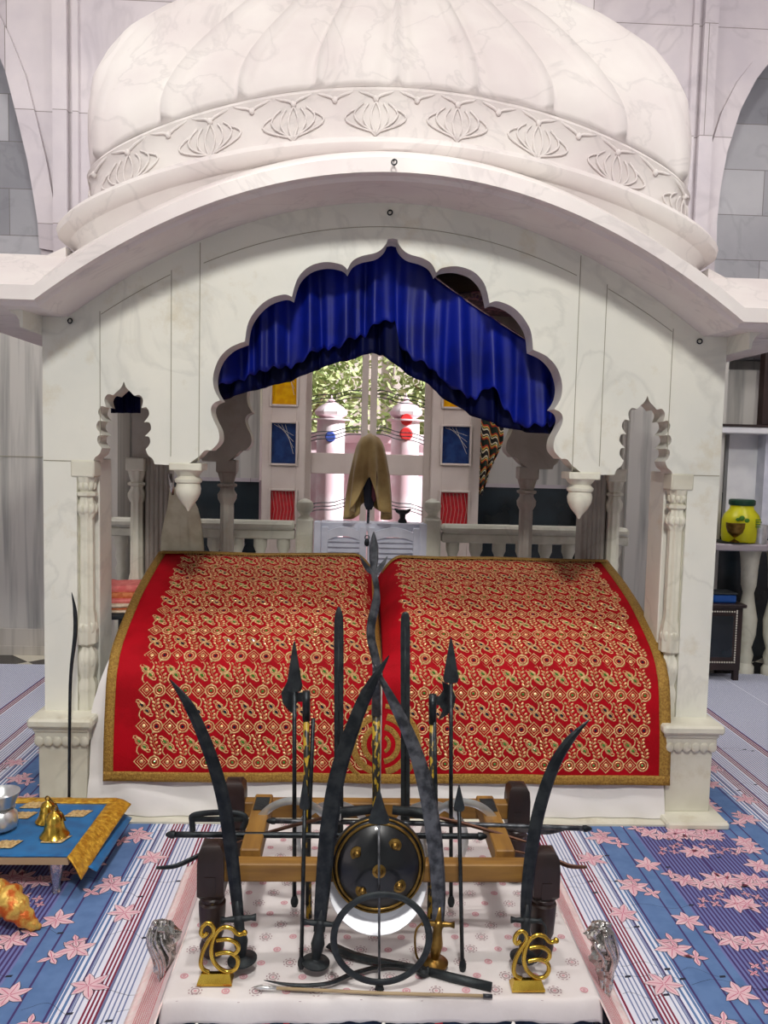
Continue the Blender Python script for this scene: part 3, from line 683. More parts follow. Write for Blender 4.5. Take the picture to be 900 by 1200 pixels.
def dome():
    NR = 24; per = 14; nseg = NR * per; ft = [(0, 1), (.06, 1.0), (.12, .98), (.2, .93), (.3, .85), (.42, .74), (.55, .62), (.7, .45), (.85, .26), (.95, .1), (1, .0)]
    fs_ = [(0, .985), (.2, 1.0), (.34, .99), (.43, .95), (.52, .885), (.6, .79), (.66, .7), (.745, .53), (.86, .28), (1, 0)]
    ztop = 4.02; b = MB(); rings = []; NT = 44
    angs = [ang(i / nseg) for i in range(nseg)]
    for j in range(NT + 1):
        t = (j / NT) * .985; ring = []
        for i, a in enumerate(angs):
            x, y = plan(a); w = min(1, abs(x) / RXX) ; w = w ** 5
            f = interp(ft, t) * (1 - w) + interp(fs_, t) * w
            fyy = interp(ft, t) * (1 - w) + interp([(0, 1), (.3, .97), (.5, .9), (.62, .78), (.76, .55), (.9, .25), (1, 0)], t) * w
            ph = ((i % per) / per); d = min(ph, 1 - ph)
            bulge = .02 * math.sin(PI * ph) ** .6 * min(1, t * 3 + .7) * (1 - t * .5)
            ridge = .04 * math.exp(-((d * per) / .75) ** 2) * (1 - t * .4)
            h = bulge + ridge
            z0 = zf(x) + .235
            L2 = math.hypot(x, y); nx, ny = x / L2, y / L2
            ring.append((CX + x * f + nx * h, YC + y * fyy + ny * h * 1.3, z0 + (ztop - z0) * t + h * .4))
        rings.append(ring)
    b.loft(rings, True, True); part(b, 'fluted_dome', 'marble_roof', T, smooth=True)
    b = MB(); b.lathe([(.3, -.05), (.34, 0), (.3, .05), (.16, .08), (.1, .16), (.18, .25), (.2, .32), (.1, .42), (.03, .5), (.05, .56), (.01, .7)], (CX, YC, ztop), 24, flute=.08, nf=12); part(b, 'crown_finial', 'marble_roof', T, smooth=True)
dome()
# columns
def zpx(py): return 1.6 - (py - 523) * .003723
ENG = [(.045, .42), (.047, .46), (.042, .49), (.048, .52), (.048, .55), (.036, .575), (.046, .61), (.05, .65), (.046, .69), (.028, .715), (.05, .73), (.05, .75), (.052, .775), (.047, .82), (.043, .86), (.037, .88), (.035, 1.27),
       (.034, 1.28), (.048, 1.31), (.05, 1.335), (.036, 1.36), (.036, 1.375), (.05, 1.382), (.05, 1.395), (.034, 1.4), (.042, 1.43), (.05, 1.462)]
def column(x, Y, mats, name, t=T, sc_=1.0, plinth=.42, box=True):
    c = MB(); c.lathe([(r * sc_, z) for r, z in ENG], (x, Y, 0), 48, flute=.13, nf=8, a0=PI / 8)
    pc_ = part(c, name, mats, t, smooth=SM)
    for z_, rr_, hh_ in (((1.325, .042, 1.7), (1.425, .036, 1.5), (.80, .04, 2.2), (.65, .038, 2.2)) if name == 'front_column' else ()):
        c = MB(); n = 60; rings = []
        for q in range(7):
            v = q / 6; rg = []
            for i in range(n):
                a = 2 * PI * i / n; pet = abs(math.cos(a * 5)) ** .5
                rad = (rr_ + .011 * math.sin(PI * v) ** .5 * pet) * sc_
                rg.append((x + rad * math.cos(a), Y + rad * math.sin(a), z_ + (v - .5) * .024 * hh_ * (1.1 if v < .5 else 1)))
            rings.append(rg)
        c.loft(rings, True, True); part(c, 'lotus_collar', mats, pc_, smooth=SM)
    w = .05 * sc_; c = MB(); c.box(x - w, x + w, Y - w, Y + w, 1.462, 1.535, 0, .006); part(c, 'capital_block', mats, pc_, smooth=SM)
    c = MB(); c.box(x - w * .96, x + w * .96, Y - w * .96, Y + w * .96, .36, .425, 0, .004); part(c, 'base_block', mats, pc_, smooth=SM)
for sg in (-1, 1):
    column(CX + sg * 1.31, YF + .043, 'marble_old', 'front_column')
    b = MB(); b.box(*sorted((CX + sg * 1.477, CX + sg * 1.345)), YF + .13, YF + .28, .42, 2.14, 0, .004); b.box(*sorted((CX + sg * 1.345, CX + sg * 1.27)), YF + .1, YF + .28, .42, 1.54, 0, .004); part(b, 'front_pillar', 'marble', T, smooth=SM)
    # pedestal: slab, band of hanging lappets, die, plinth
    b = MB(); x0, x1 = sorted((CX + sg * 1.475, CX + sg * 1.27)); b.box(x0, x1, 3.42, 3.8, .03, .335, 0, .004)
    b.box(x0 - .035, x1 + .035, 3.375, 3.82, .395, .435, 0, .01); b.box(x0 - .02, x1 + .02, 3.395, 3.81, .37, .4, 0, .01); pd = part(b, 'pedestal', 'marble_old', T, smooth=SM)
    b = MB(); b.box(x0 - .012, x1 + .012, 3.405, 3.8, .33, .372, 0, .004); nl = 6
    for i in range(nl):
        xx = x0 - .012 + (i + .5) * (x1 - x0 + .024) / nl; b.ball((xx, 3.407, .33), .021, 10, 6, 0, (1, .45, 1.1))
    xo = x0 if sg < 0 else x1
    for i in range(9): b.ball((xo + sg * .01, 3.43 + i * .042, .33), .021, 10, 6, 0, (.45, 1, 1.1))
    part(b, 'lappet_band', 'marble_old', pd, smooth=SM)
    b = MB(); b.box(x0 - .03, x1 + .04, 3.30, 3.86, 0, .032, 0, .008); part(b, 'plinth', 'marble_old', pd, smooth=SM)
    # pendant below the wall between the two arches
    b = MB(); xp = CX + sg * .872; Yp = YF + .065; zz = AM[-1][1]
    b.box(xp - .07, xp + .07, YF - .006, YF + .136, zz - .02, zz + .012, 0, .004)
    b.lathe([(.004, -.2), (.012, -.185), (.04, -.15), (.052, -.125), (.056, -.1), (.05, -.078), (.058, -.072), (.06, -.06), (.05, -.052), (.046, -.045), (.058, -.03), (.066, -.018)], (xp, Yp, zz), 24); part(b, 'pendant', 'marble_old', T, smooth=SM)
    # rear row
    column(CX + sg * .872, 4.665, 'marble_shaded', 'rear_column', sc_=1.15)
    column(CX + sg * 1.37, 4.60, 'marble_rail', 'rear_corner_column', sc_=1.05)
    b = MB()
    for i in range(5): b.lathe([(.016, .1), (.016, 1.54)], (CX + sg * (1.31 - i * .026), 4.6 + .01, 0), 10)
    b.box(*sorted((CX + sg * 1.33, CX + sg * 1.19)), 4.61, 4.73, .0, 1.6, 0, .003); part(b, 'rear_pillar', 'marble_shaded', T, smooth=SM)
    b = MB(); b.box(*sorted((CX + sg * .80, CX + sg * .944)), 4.59, 4.74, 0, .42, 0, .008); b.box(*sorted((CX + sg * 1.43, CX + sg * 1.18)), 4.54, 4.74, 0, .42, 0, .008); part(b, 'rear_pedestal', 'marble_shaded', T, smooth=SM)
for px, py, Y in ((457, 249, 3.49), (820, 400, 3.49), (82, 376, 3.49), (462, 190, 3.1)):
    p = P(px, py, Y); b = MB(); b.ring(p, .01, .003, (.3, 1, 0), 16, 6); b.tube([p + Vector((0, 0, .01)), p + Vector((0, .03, .012))], .003, 6); part(b, 'iron_hook', 'iron', T, smooth=True)

# ------------------------------------------------------------------ blue valance and dark canopy
def valance():
    Y = YF + .2
    t = thing('blue_valance', 'royal blue satin valance gathered under the main arch', 'curtain', (CX, Y, 1.9))
    top = [(236, 262), (300, 262), (400, 262), (470, 278), (505, 322), (545, 352), (590, 382), (625, 404), (660, 424), (676, 430)]
    low1 = [(236, 462), (262, 452), (285, 442), (320, 432), (350, 428), (372, 408), (398, 408), (412, 396), (430, 392), (441, 380), (462, 374), (468, 404), (485, 420), (515, 440), (540, 462), (556, 468), (576, 452), (590, 478), (612, 500), (640, 498), (676, 490)]
    low2 = [(236, 474), (262, 468), (300, 457), (340, 447), (380, 430), (400, 424), (418, 420), (434, 414), (450, 416), (465, 430), (480, 440), (500, 450), (530, 474), (552, 486), (585, 500), (620, 507), (650, 509), (676, 500)]
    def mk(low, Yo, amp, fr, name, mats, ph, zig):
        b = MB()
        def fn(u, v):
            px = 236 + 440 * u; yt = interp(top, px); yl = interp(low, px)
            if zig: yl += 2.0 * math.sin(u * 190) + 3 * nz(u * 40, 3)
            pt = P(px, yt + (yl - yt) * v, Y + Yo)
            g = .25 + .75 * v
            fold = math.sin(u * fr + ph + 2.2 * nz(u * 7, ph)) + .45 * math.sin(u * fr * 2.3 + 1 + 2 * nz(u * 11, v * .6)) + .5 * nz(u * 25, v * 1.2)
            return (pt.x + .006 * g * math.cos(u * fr + ph), pt.y + amp * g * fold, pt.z)
        b.grid(fn, 380, 26); return part(b, name, mats, t, smooth=True, solid=.0015)
    mk(low1, 0, .034, 62, 'satin_layer', 'blue_satin', 0, True)
    mk(low2, .06, .022, 80, 'lining_layer', 'blue_lining', 1.5, False)
    b = MB(); b.tube([P(x, y - 1, Y - .002) for x, y in top[3:]], .004, 6); part(b, 'gold_edge', 'lace', t, smooth=True)
valance()
b = MB()                                        # small navy cloth behind the little left arch
def fn(u, v):
    p0 = P(130 + 34 * u, 440 + 44 * v, YF + .3); return (p0.x, p0.y + .01 * math.sin(u * 20), p0.z)
b.grid(fn, 24, 8); one(b, 'navy_valance', 'blue_lining', 'short navy valance hanging behind the small left arch', 'curtain', smooth=True, solid=.002)
def canopy():
    t = thing('ceiling_canopy', 'dark patterned brocade canopy stretched under the vault, seen above the blue valance', 'canopy', (CX, 4.1, 2.3))
    b = MB(); b.grid(lambda u, v: (CX - .8 + 1.6 * u, 3.85 + .7 * v, 2.36 + .02 * math.sin(u * 9) - .02 * math.sin(PI * v)), 40, 20); part(b, 'canopy_cloth', 'canopy', t, smooth=True, solid=.003)
    b = MB()
    for i in range(120):
        x = CX - .8 + 1.6 * i / 119; zz = 2.35 - .015 * R.random(); b.ball((x, 3.85 + R.uniform(-.01, .01), zz), .011, 6, 4); 
    part(b, 'canopy_fringe', 'lace', t, smooth=True)
canopy()

# ------------------------------------------------------------------ the two covered beds
YB0 = 3.40
xL0 = P(121, 915, YB0).x; xR1 = P(784, 928, YB0).x
prof = []
for px, py in ((121, 915), (123, 840), (129, 770), (150, 712), (166, 680), (183, 652)):
    r = ray(px, py); Y = r.y * xL0 / r.x; prof.append((Y, 1.6 + r.z * Y / r.y))
prof[0] = (YB0, prof[0][1])
e = prof[-1]; prof += [(e[0] + .10, e[1] + .012), (e[0] + .2, e[1] - .06), (e[0] + .26, e[1] - .25)]
sp = catmull([(0, y, z) for y, z in prof], 8)
_c = [0]
for a, q in zip(sp, sp[1:]): _c.append(_c[-1] + (q - a).length)
TOT = _c[-1]; FRONT = _c[5 * 8]
def pv(s_):                                     # point and normal at arc length s_
    s_ = max(0, min(TOT - 1e-6, s_))
    for i in range(len(_c) - 1):
        if s_ <= _c[i + 1]: break
    t = (s_ - _c[i]) / (_c[i + 1] - _c[i]); p = sp[i].lerp(sp[i + 1], t); d = (sp[i + 1] - sp[i]).normalized()
    return p, Vector((0, -d.z, d.y))
def cover_fn(xa, xb, inner, lift=0):
    """surface of one red cover: x across, s up along the cloth"""
    def S(x, s_, h=0):
        p, n = pv(s_); y, z = p.y, p.z
        w = .012 * nz(x * 2.2, s_ * 1.1, inner) + .006 * nz(x * 7, s_ * 2, 5) * (1 - s_ / TOT)
        de = abs(x - inner); k = max(0, min(1, (s_ - .45) / .6)); rd = max(0, 1 - de / .13)
        z -= .13 * rd ** 2 * k; 
        # gentle sag between supports and a soft crease across
        w -= .01 * math.exp(-((s_ - .5) / .015) ** 2) * (.5 + .5 * nz(x * 3, 1))
        return Vector((x, y + n.y * (w + h + lift), z + n.z * (w + h + lift)))
    return S
def ribbon(b, S, pts, w, h=.0035, closed=False, mi=0):
    n = len(pts); vs = []
    for i, (x, s_) in enumerate(pts):
        a = pts[(i - 1) % n] if (closed or i) else pts[0]; c = pts[(i + 1) % n] if (closed or i < n - 1) else pts[-1]
        dx, ds = c[0] - a[0], c[1] - a[1]; l = math.hypot(dx, ds) or 1; nx, ns = -ds / l * w / 2, dx / l * w / 2
        vs += [S(x + nx, s_ + ns, h * .4), S(x, s_, h), S(x - nx, s_ - ns, h * .4)]
    fs = []
    for i in range(n if closed else n - 1):
        j = (i + 1) % n; fs += [(i * 3, j * 3, j * 3 + 1, i * 3 + 1), (i * 3 + 1, j * 3 + 1, j * 3 + 2, i * 3 + 2)]
    b.add(vs, fs, mi)
def disc(b, S, x, s_, rx, rs, h=.004, n=8, mi=0, rot=0):
    vs = [S(x, s_, h + .002)]
    for i in range(n):
        a = 2 * PI * i / n; dx, ds = rx * math.cos(a), rs * math.sin(a)
        vs.append(S(x + dx * math.cos(rot) - ds * math.sin(rot), s_ + dx * math.sin(rot) + ds * math.cos(rot), h * .5))
    b.add(vs, [(0, i + 1, (i + 1) % n + 1) for i in range(n)], mi)
def circ(x, s_, r, n=16): return [(x + r * math.cos(2 * PI * i / n), s_ + r * math.sin(2 * PI * i / n)) for i in range(n)]
PAIS = [(.5, -.1), (.42, -.42), (.02, -.6), (-.4, -.44), (-.56, -.05), (-.5, .35), (-.42, .68), (-.62, .9), (-.42, 1.12), (-.08, 1.0), (.06, .7), (.32, .32)]
def drop(x, s_, size, rot, n=16):
    c, q = math.cos(rot), math.sin(rot)
    return [(x + size * (a * c - b_ * q), s_ + size * (a * q + b_ * c)) for a, b_ in PAIS]
PXU, PSU = .1145, .153
def cover(label, x0, x1, inner, e0, e1, borders):
    t = thing('embroidered_cover', label, 'bed cover', ((x0 + x1) / 2, 3.9, .3), 'red embroidered covers on the two beds')
    S = cover_fn(x0, x1, inner)
    b = MB(); nu = 150; ns = 90
    b.grid(lambda u, v: S(x0 + (x1 - x0) * u, TOT * v), nu, ns); rc = part(b, 'red_cloth', 'red', t, smooth=True, solid=.004)
    # braid: bottom, sides, and gathered along the top rear
    b = MB()
    def strip(xa, xb, sa, sb, n, m, h=.004):
        b.grid(lambda u, v: S(xa + (xb - xa) * u, sa + (sb - sa) * v, h + .0015 * math.sin(u * (xb - xa) * 900) * math.sin(v * (sb - sa) * 900)), n, m)
    strip(x0, x1, 0, .042, 150, 3)
    for bd in borders: strip(bd[0], bd[1], .0, bd[2], 3, 90)
    strip(x0 + .02, x1 - .02, FRONT + .02, FRONT + .055, 120, 3, .012)
    part(b, 'gold_border', 'gold_band', rc, smooth=True, solid=.002)
    g = MB(); k = 0; rr = random.Random(3)
    nc = int((e1 - e0) / PXU + .5); nr = int((FRONT + .12 - .075) / PSU) + 1
    pitch = (e1 - e0) / nc
    for r in range(nr):
        s0 = .085 + r * PSU; gm = 2 if r % 2 == 0 else 3
        for c in range(nc + 1):
            xd = e0 + pitch * (c + .15) + .006 * r % .02; xc = xd + pitch / 2
            if xd < e1 - .02:
                for q, w in ((.033, .008), (.0195, .006)): ribbon(g, S, [(xd - q, s0), (xd, s0 + q), (xd + q, s0), (xd, s0 - q)], w, closed=True)
                disc(g, S, xd, s0, .009, .009, mi=1)
            if xc < e1:
                ribbon(g, S, circ(xc, s0, .0245, 18), .0085, closed=True); ribbon(g, S, circ(xc, s0, .0145, 14), .0065, closed=True, mi=1); disc(g, S, xc, s0, .007, .007, mi=gm)
            if s0 + PSU > FRONT + .14: continue
            sm = s0 + PSU / 2; 
            if xd < e1 - .02:
                # pair of paisleys forming an S, tied to the lozenges
                for sg in (1, -1):
                    cx, cs = xd - sg * .012, sm + sg * .013; ro = .5 if sg > 0 else PI + .5
                    ribbon(g, S, drop(cx, cs, .026, ro), .007, closed=True)
                    ribbon(g, S, drop(cx + sg * .001, cs, .015, ro), .005, closed=True, mi=1)
                    disc(g, S, cx, cs - sg * .001, .010, .0055, h=.006, mi=gm, rot=-.7)
                    ribbon(g, S, [(xd + sg * .004, sm + sg * .0), (xd + sg * .019, sm + sg * .014), (xd + sg * .022, sm + sg * .032), (xd + sg * .012, sm + sg * .046)], .008, mi=0)
            if xc < e1 + .01:
                st = [(xc - .016 + .032 * q / 6 + .004 * math.sin(q * 1.8), sm + .046 - .092 * q / 6) for q in range(7)]
                ribbon(g, S, st, .0025, mi=1)
                for q in range(7):
                    x_, s_ = st[q]
                    for sg in (-1, 1): disc(g, S, x_ + sg * .010, s_ + .006 * sg, .0088, .0055, n=6, rot=.7 * sg, mi=(q % 2))
    part(g, 'embroidery', ['gold_thread', 'gold_pale', 'gem_green', 'gem_dark'], rc)
    return t, S
xg = P(446, 900, YB0).x
xLi = xg - .004; xRi = xg + .002
tL, SL = cover('red and gold paisley cover on the left bed, plain red edge at its left', xL0, xLi, xLi, xL0 + .145, xLi - .045, [(xL0, xL0 + .042, TOT), (xLi - .032, xLi, FRONT - .05)])
tR, SR = cover('red and gold paisley cover on the right bed, plain red edge at its right', xRi, xR1, xRi, xRi + .1, xR1 - .085, [(xR1 - .05, xR1, TOT)])
def emblem(t, S, xa, xb, name):
    b = MB(); sc0 = .17
    for r, w in ((.035, .016), (.075, .024), (.12, .03), (.165, .02)):
        run = []
        for i in range(65):
            a = 2 * PI * i / 64; x, s_ = xg + r * math.cos(a), sc0 + r * math.sin(a)
            ok = xa + .012 < x < xb - .012 and s_ > .02
            if ok: run.append((x, s_))
            if (not ok or i == 64) and len(run) > 2: ribbon(b, S, run, w, .007); run = []
            elif not ok: run = []
    part(b, name, 'gold_band', t, smooth=True)
emblem(tL, SL, xL0, xLi, 'ring_emblem'); emblem(tR, SR, xRi, xR1, 'ring_emblem')
# white sheets under the covers
def sheet():
    t = thing('white_bed_sheet', 'white cotton sheet hanging to the floor under both red covers', 'sheet', (CX, 3.9, 0))
    pr = [(3.385, .015), (3.40, .08), (3.415, .13), (3.44, .2)] + [(y + .035, z - .035) for y, z in prof[1:]]
    spl = catmull([(0, y, z) for y, z in pr], 5); n = len(spl) - 1
    xa, xb = CX - 1.265, CX + 1.262
    b = MB(); rings = []; nx = 120
    for i in range(nx + 1):
        u = i / nx; ring = []
        for j, p in enumerate(spl):
            hz = min(1, p.z / .5); x = xa + (xb - xa) * u
            inset = .115 * max(0, min(1, (p.z - .45) / .5)); x = x + inset * (1 - 2 * u)
            de = abs(x - xg); k = max(0, min(1, (p.z - .5) / .4))
            ring.append((x, p.y + .022 * (1 - hz) * nz(x * 3, p.z * 2) + .018 * (1 - hz) * nz(x * 6 + p.z * 9, p.z * 5, 3) + .008 * nz(x * 9 + p.z * 6, p.z * 3), max(.012, p.z - .16 * max(0, 1 - de / .15) ** 2 * k - .03 * k)))
        ring += [(ring[-1][0], ring[-1][1], .012)]
        rings.append(ring)
    b.loft(rings, True, True); part(b, 'sheet_cloth', 'sheet', t, smooth=SM)
sheet()
b = MB(); b.box(CX - 1.3, CX + 1.3, 3.33, 4.7, 0, .012); one(b, 'platform_slab', 'marble_old', 'thin marble slab under the beds, just showing below the white sheet', 'slab')

# white fly whisk hanging behind the left pendant
def whisk():
    t = thing('fly_whisk', 'long white yak hair whisk hanging beside the left pendant', 'fly whisk', tuple(P(205, 575, 4.42)))
    b = MB(); b.tube([P(199, 555, 4.42), P(203, 580, 4.42)], [.012, .014], 10); part(b, 'handle', 'silver', t, smooth=True)
    b = MB(); rr = random.Random(5)
    for i in range(3200):
        e = rr.random(); d = rr.uniform(-.03, .03); p0 = P(204 + rr.uniform(-5, 3), 574 + rr.uniform(-3, 6), 4.42 + d * .3)
        wob = rr.uniform(-2, 2)
        p3 = P(189 + 50 * e, 668, 4.42 + d); pm = P(196 + 32 * e, 598 - 10 * e, 4.42 + d * .6); p2 = P(191 + 45 * e + wob, 630, 4.42 + d)
        pts = catmull([p0, pm, p2, p3], 4); w = .0022
        vs = []
        for p in pts: vs += [(p.x - w, p.y, p.z), (p.x + w, p.y + .0006, p.z)]
        b.add(vs, [(2 * k, 2 * k + 1, 2 * k + 3, 2 * k + 2) for k in range(len(pts) - 1)])
    part(b, 'hair', 'hair', t, smooth=True)
whisk()
# round dark table with folded cloths, left behind the front pillar
def cloths():
    Y = 4.35; x = P(138, 720, Y).x; zt_ = P(138, 716, Y).z
    t = thing('round_table', 'small dark round table under the folded cloths behind the left pillar', 'table', (x, Y + .1, 0))
    b = MB(); b.lathe([(.24, -.03), (.25, -.02), (.25, -.005), (.24, 0)], (x, Y + .15, zt_), 32); part(b, 'table_top', 'iron_matte', t, smooth=SM)
    b = MB(); b.lathe([(.2, 0), (.2, .02), (.04, .05), (.04, zt_ - .03)], (x, Y + .15, .0), 20); part(b, 'table_foot', 'iron_matte', t, smooth=SM)
    z = zt_; rr = random.Random(2)
    specs = [('cream_fold', .014, .20, 'cream folded cloth at the bottom of the pile'), ('orange_fold', .012, .19, 'thin orange folded cloth second from the bottom of the pile'), ('cream_fold', .018, .2, 'cream folded cloth amid the pile, over the thin orange one'),
             ('pink_fold', .02, .18, 'pink folded cloth below the orange edged one'), ('orange_fold', .03, .15, 'orange edged folded cloth with its corner showing'), ('pink_fold', .035, .13, 'pink folded cloth, topmost of the pile')]
    for m, h, w, lb in specs:
        b = MB(); ox = rr.uniform(-.01, .02)
        n = 24; rings = []
        for q in range(5):
            zz = z + h * q / 4; sq = .96 + .04 * math.sin(PI * q / 4)
            rings.append([(x + ox + w * sq * math.copysign(abs(math.cos(2 * PI * j / n)) ** .4, math.cos(2 * PI * j / n)), Y + .1 + w * .8 * sq * math.copysign(abs(math.sin(2 * PI * j / n)) ** .4, math.sin(2 * PI * j / n)), zz + .004 * math.sin(j * 1.7)) for j in range(n)])
        b.loft(rings, True, True); one(b, 'folded_cloth', m, lb + ' behind the left pillar', 'cloth', 'folded cloths on the round table', smooth=SM); z += h + .002
cloths()

# ------------------------------------------------------------------ right hand counter, shelf, jar, cupboard
def right_side():
    Y = 5.75
    z1 = P(870, 629, Y).z; x0 = P(836, 640, Y).x
    t = thing('marble_counter', 'white marble counter along the right wall holding the yellow jar', 'counter', (x0 + .6, Y + .3, 0))
    b = MB(); zt_ = P(870, 638, Y).z; b.box(x0, x0 + 1.6, Y, Y + .34, zt_ - .05, zt_, 0, .008); part(b, 'counter_top', 'marble_wall', t, smooth=SM)
    b = MB(); b.box(x0 + .3, x0 + 1.6, Y + .62, Y + .68, 0, zt_ - .05); part(b, 'shade_panel', 'dado', t)  # dark sheet painting the shade of the recess below the counter
    prof_ = [(.07, 0), (.07, .05), (.05, .08), (.062, .14), (.045, .2), (.07, .3), (.075, .42), (.05, .55), (.04, .62), (.055, .68), (.06, .8), (.07, .9), (.08, .95)]
    h = zt_ - .05
    for i, px in enumerate((878, 905, 930)):
        xx = P(px, 700, Y + .1).x; b = MB(); b.lathe([(r, z / .95 * h) for r, z in prof_], (xx, Y + .12 - .06 * (i % 2), 0), 20); part(b, 'baluster_leg', 'marble_rail', t, smooth=SM)
    # jar
    Yj = Y + .15; xj = P(867, 636, Yj).x
    t = thing('plastic_jar', 'yellow plastic jar with dark green lid on the right counter', 'jar', (xj, Yj, zt_))
    s_ = 6.0 / 940 * 1.0; h = P(867, 592, Yj).z - zt_; r = (P(888, 610, Yj).x - P(846, 610, Yj).x) / 2
    b = MB(); b.lathe([(r * .8, 0), (r * .93, .01), (r * .97, .1 * h), (r, .3 * h), (r * .99, .6 * h), (r * .88, .75 * h), (r * .62, .9 * h), (r * .6, h)], (xj, Yj, zt_), 32); jb = part(b, 'jar_body', 'yellow_plastic', t, smooth=SM)
    b = MB(); b.lathe([(r * .66, 0), (r * .7, .01), (r * .7, .035), (r * .62, .045)], (xj, Yj, zt_ + h), 32, flute=.02, nf=30); part(b, 'jar_lid', 'green_plastic', t, smooth=SM)
    b = MB(); q = zt_ + h * .5
    for i, (dx, w) in enumerate(((.5, .2), (.5, .26), (.5, .18), (.5, .24))):
        b = MB(); b.box(xj + r * .35, xj + r * .35 + w * r * 1.2, Yj - r * 1.0, Yj - r * .9, q + .04 - i * .018, q + .046 - i * .018); part(b, 'label_line', 'label_green', jb)
    b = MB()
    b.ball((xj - r * .4, Yj - r * .9, q + .05), .022, 10, 6, 0, (1, .4, .9)); b.ball((xj - r * .6, Yj - r * .84, q + .04), .016, 10, 6, 0, (1, .4, .8)); b.ball((xj - r * .15, Yj - r * .97, q + .035), .02, 10, 6, 0, (1, .3, .8))
    part(b, 'label_leaves', 'label_green', jb)
    # tray and footed brass cup
    Yc = Y + .06; xc = P(861, 634, Yc).x; tz = zt_
    b = MB(); b.lathe([(.09, 0), (.125, .004), (.13, .01), (.11, .008), (.02, .006)], (xc, Yc + .06, tz), 28); one(b, 'dark_tray', 'iron_matte', 'thin dark round tray under the brass cup on the right counter', 'tray', smooth=SM)
    hh = P(861, 611, Yc).z - P(861, 634, Yc).z
    b = MB(); b.lathe([(.035, 0), (.035, .006), (.012, .02), (.01, .035), (.03, .05), (.055, .075), (.066, .11), (.068, hh), (.062, hh), (.05, .08), (.01, .06)], (xc, Yc, tz + .009), 24); one(b, 'footed_cup', 'brass_old', 'small brass footed cup in front of the yellow jar', 'cup', smooth=SM)
    xs = P(890, 634, Yc).x; t = thing('steel_canister', 'steel canister with knobbed lid right of the yellow jar', 'canister', (xs, Yc, tz))
    hh = P(890, 617, Yc).z - P(890, 637, Yc).z
    b = MB(); b.lathe([(.048, 0), (.05, .005), (.05, hh), (.046, hh + .002)], (xs, Yc, tz), 24); part(b, 'canister_body', 'steel', t, smooth=SM)
    b = MB(); b.lathe([(.052, 0), (.052, .012), (.03, .018), (.008, .02), (.01, .035), (.004, .04)], (xs, Yc, tz + hh), 24); part(b, 'canister_lid', 'steel', t, smooth=SM)
    # painted niche and upper shelf
    b = MB(); Yw = 6.3
    xa, xb = P(848, 560, Yw).x, P(886, 560, Yw).x; b.box(xa + .03, xb, Yw, Yw + .06, tz, P(868, 508, Yw).z, 0)
    b.box(xb, xb + .06, Yw - .12, Yw + .06, tz, P(868, 508, Yw).z, 1)
    b.box(xb + .12, xb + .5, Yw, Yw + .06, tz, P(868, 508, Yw).z, 2)
    one(b, 'painted_niche_panel', ['white_paint', 'lilac_paint', 'brass_old'], 'white painted panel and grey post standing behind the yellow jar', 'panel')
    b = MB(); zs1 = P(868, 500, 6.0).z; b.box(P(848, 500, 6.0).x - .05, XR, 6.0, 6.5, zs1 - .05, zs1, 0, .006); b.box(P(848, 500, 6.0).x - .05, XR, 5.99, 6.5, zs1, zs1 + .018, 1); one(b, 'wall_shelf', ['white_paint', 'plum_wood'], 'white wall shelf with brown top edge at the right', 'shelf', smooth=SM)
    b = MB(); xp = P(896, 440, 6.0).x; b.box(xp, xp + .06, 6.0, 6.08, zs1 + .018, P(896, 408, 6.0).z, 0, .004); one(b, 'brown_post', 'plum_wood', 'narrow brown wooden post standing on the wall shelf', 'post')
    b = MB(); b.box(P(848, 450, 6.45).x - .1, XR, 6.45, 6.5, zs1 + .018, P(870, 436, 6.45).z + .02); one(b, 'wall_slab', 'streak', 'streaked grey marble slab above the wall shelf', 'slab')
    # cupboard
    Yk = 5.62; xa, xb = P(820, 750, Yk).x, P(869, 750, Yk).x; zt2 = P(850, 712, Yk).z; zb2 = .08
    t = thing('small_cupboard', 'dark wooden cupboard edged with white beads under the right counter', 'cupboard', ((xa + xb) / 2, Yk + .15, 0))
    b = MB(); b.box(xa, xb, Yk, Yk + .34, zb2, zt2, 0, .004); b.box(xa - .02, xb + .02, Yk - .02, Yk + .36, zt2, zt2 + .025, 0, .006); part(b, 'cupboard_body', 'plum_wood', t, smooth=SM)
    b = MB(); b.box(xa + .05, xb - .07, Yk - .012, Yk, zb2 + .1, zt2 - .06, 0, .003); part(b, 'cupboard_door', 'dado', t)
    b = MB()
    zz = zb2 + .06
    while zz < zt2 - .02: b.ball((xb - .045, Yk - .002, zz), .007, 6, 4); zz += .018
    xx = xa + .01
    while xx < xb - .04: b.ball((xx, Yk - .002, zt2 - .03), .007, 6, 4); b.ball((xx, Yk - .002, zb2 + .06), .007, 6, 4); xx += .018
    part(b, 'bead_trim', 'white_bead', t, smooth=True)
    for xx in (xa + .02, xb - .02):
        for yy in (Yk + .03, Yk + .3): b = MB(); b.box(xx - .02, xx + .02, yy - .02, yy + .02, 0, zb2, 0, .003); part(b, 'leg', 'plum_wood', t)
    xx = P(848, 703, Yk + .1).x
    t = thing('blue_box', 'blue plastic box with dark lid on top of the small cupboard', 'box', (xx, Yk + .12, zt2 + .025))
    b = MB(); b.box(xx - .1, xx + .07, Yk + .04, Yk + .2, zt2 + .025, zt2 + .085, 0, .01); part(b, 'box_body', 'blue_plastic', t, smooth=SM)
    b = MB(); b.box(xx - .105, xx + .075, Yk + .035, Yk + .205, zt2 + .085, zt2 + .1, 0, .006); part(b, 'box_lid', 'iron_matte', t, smooth=SM)
right_side()

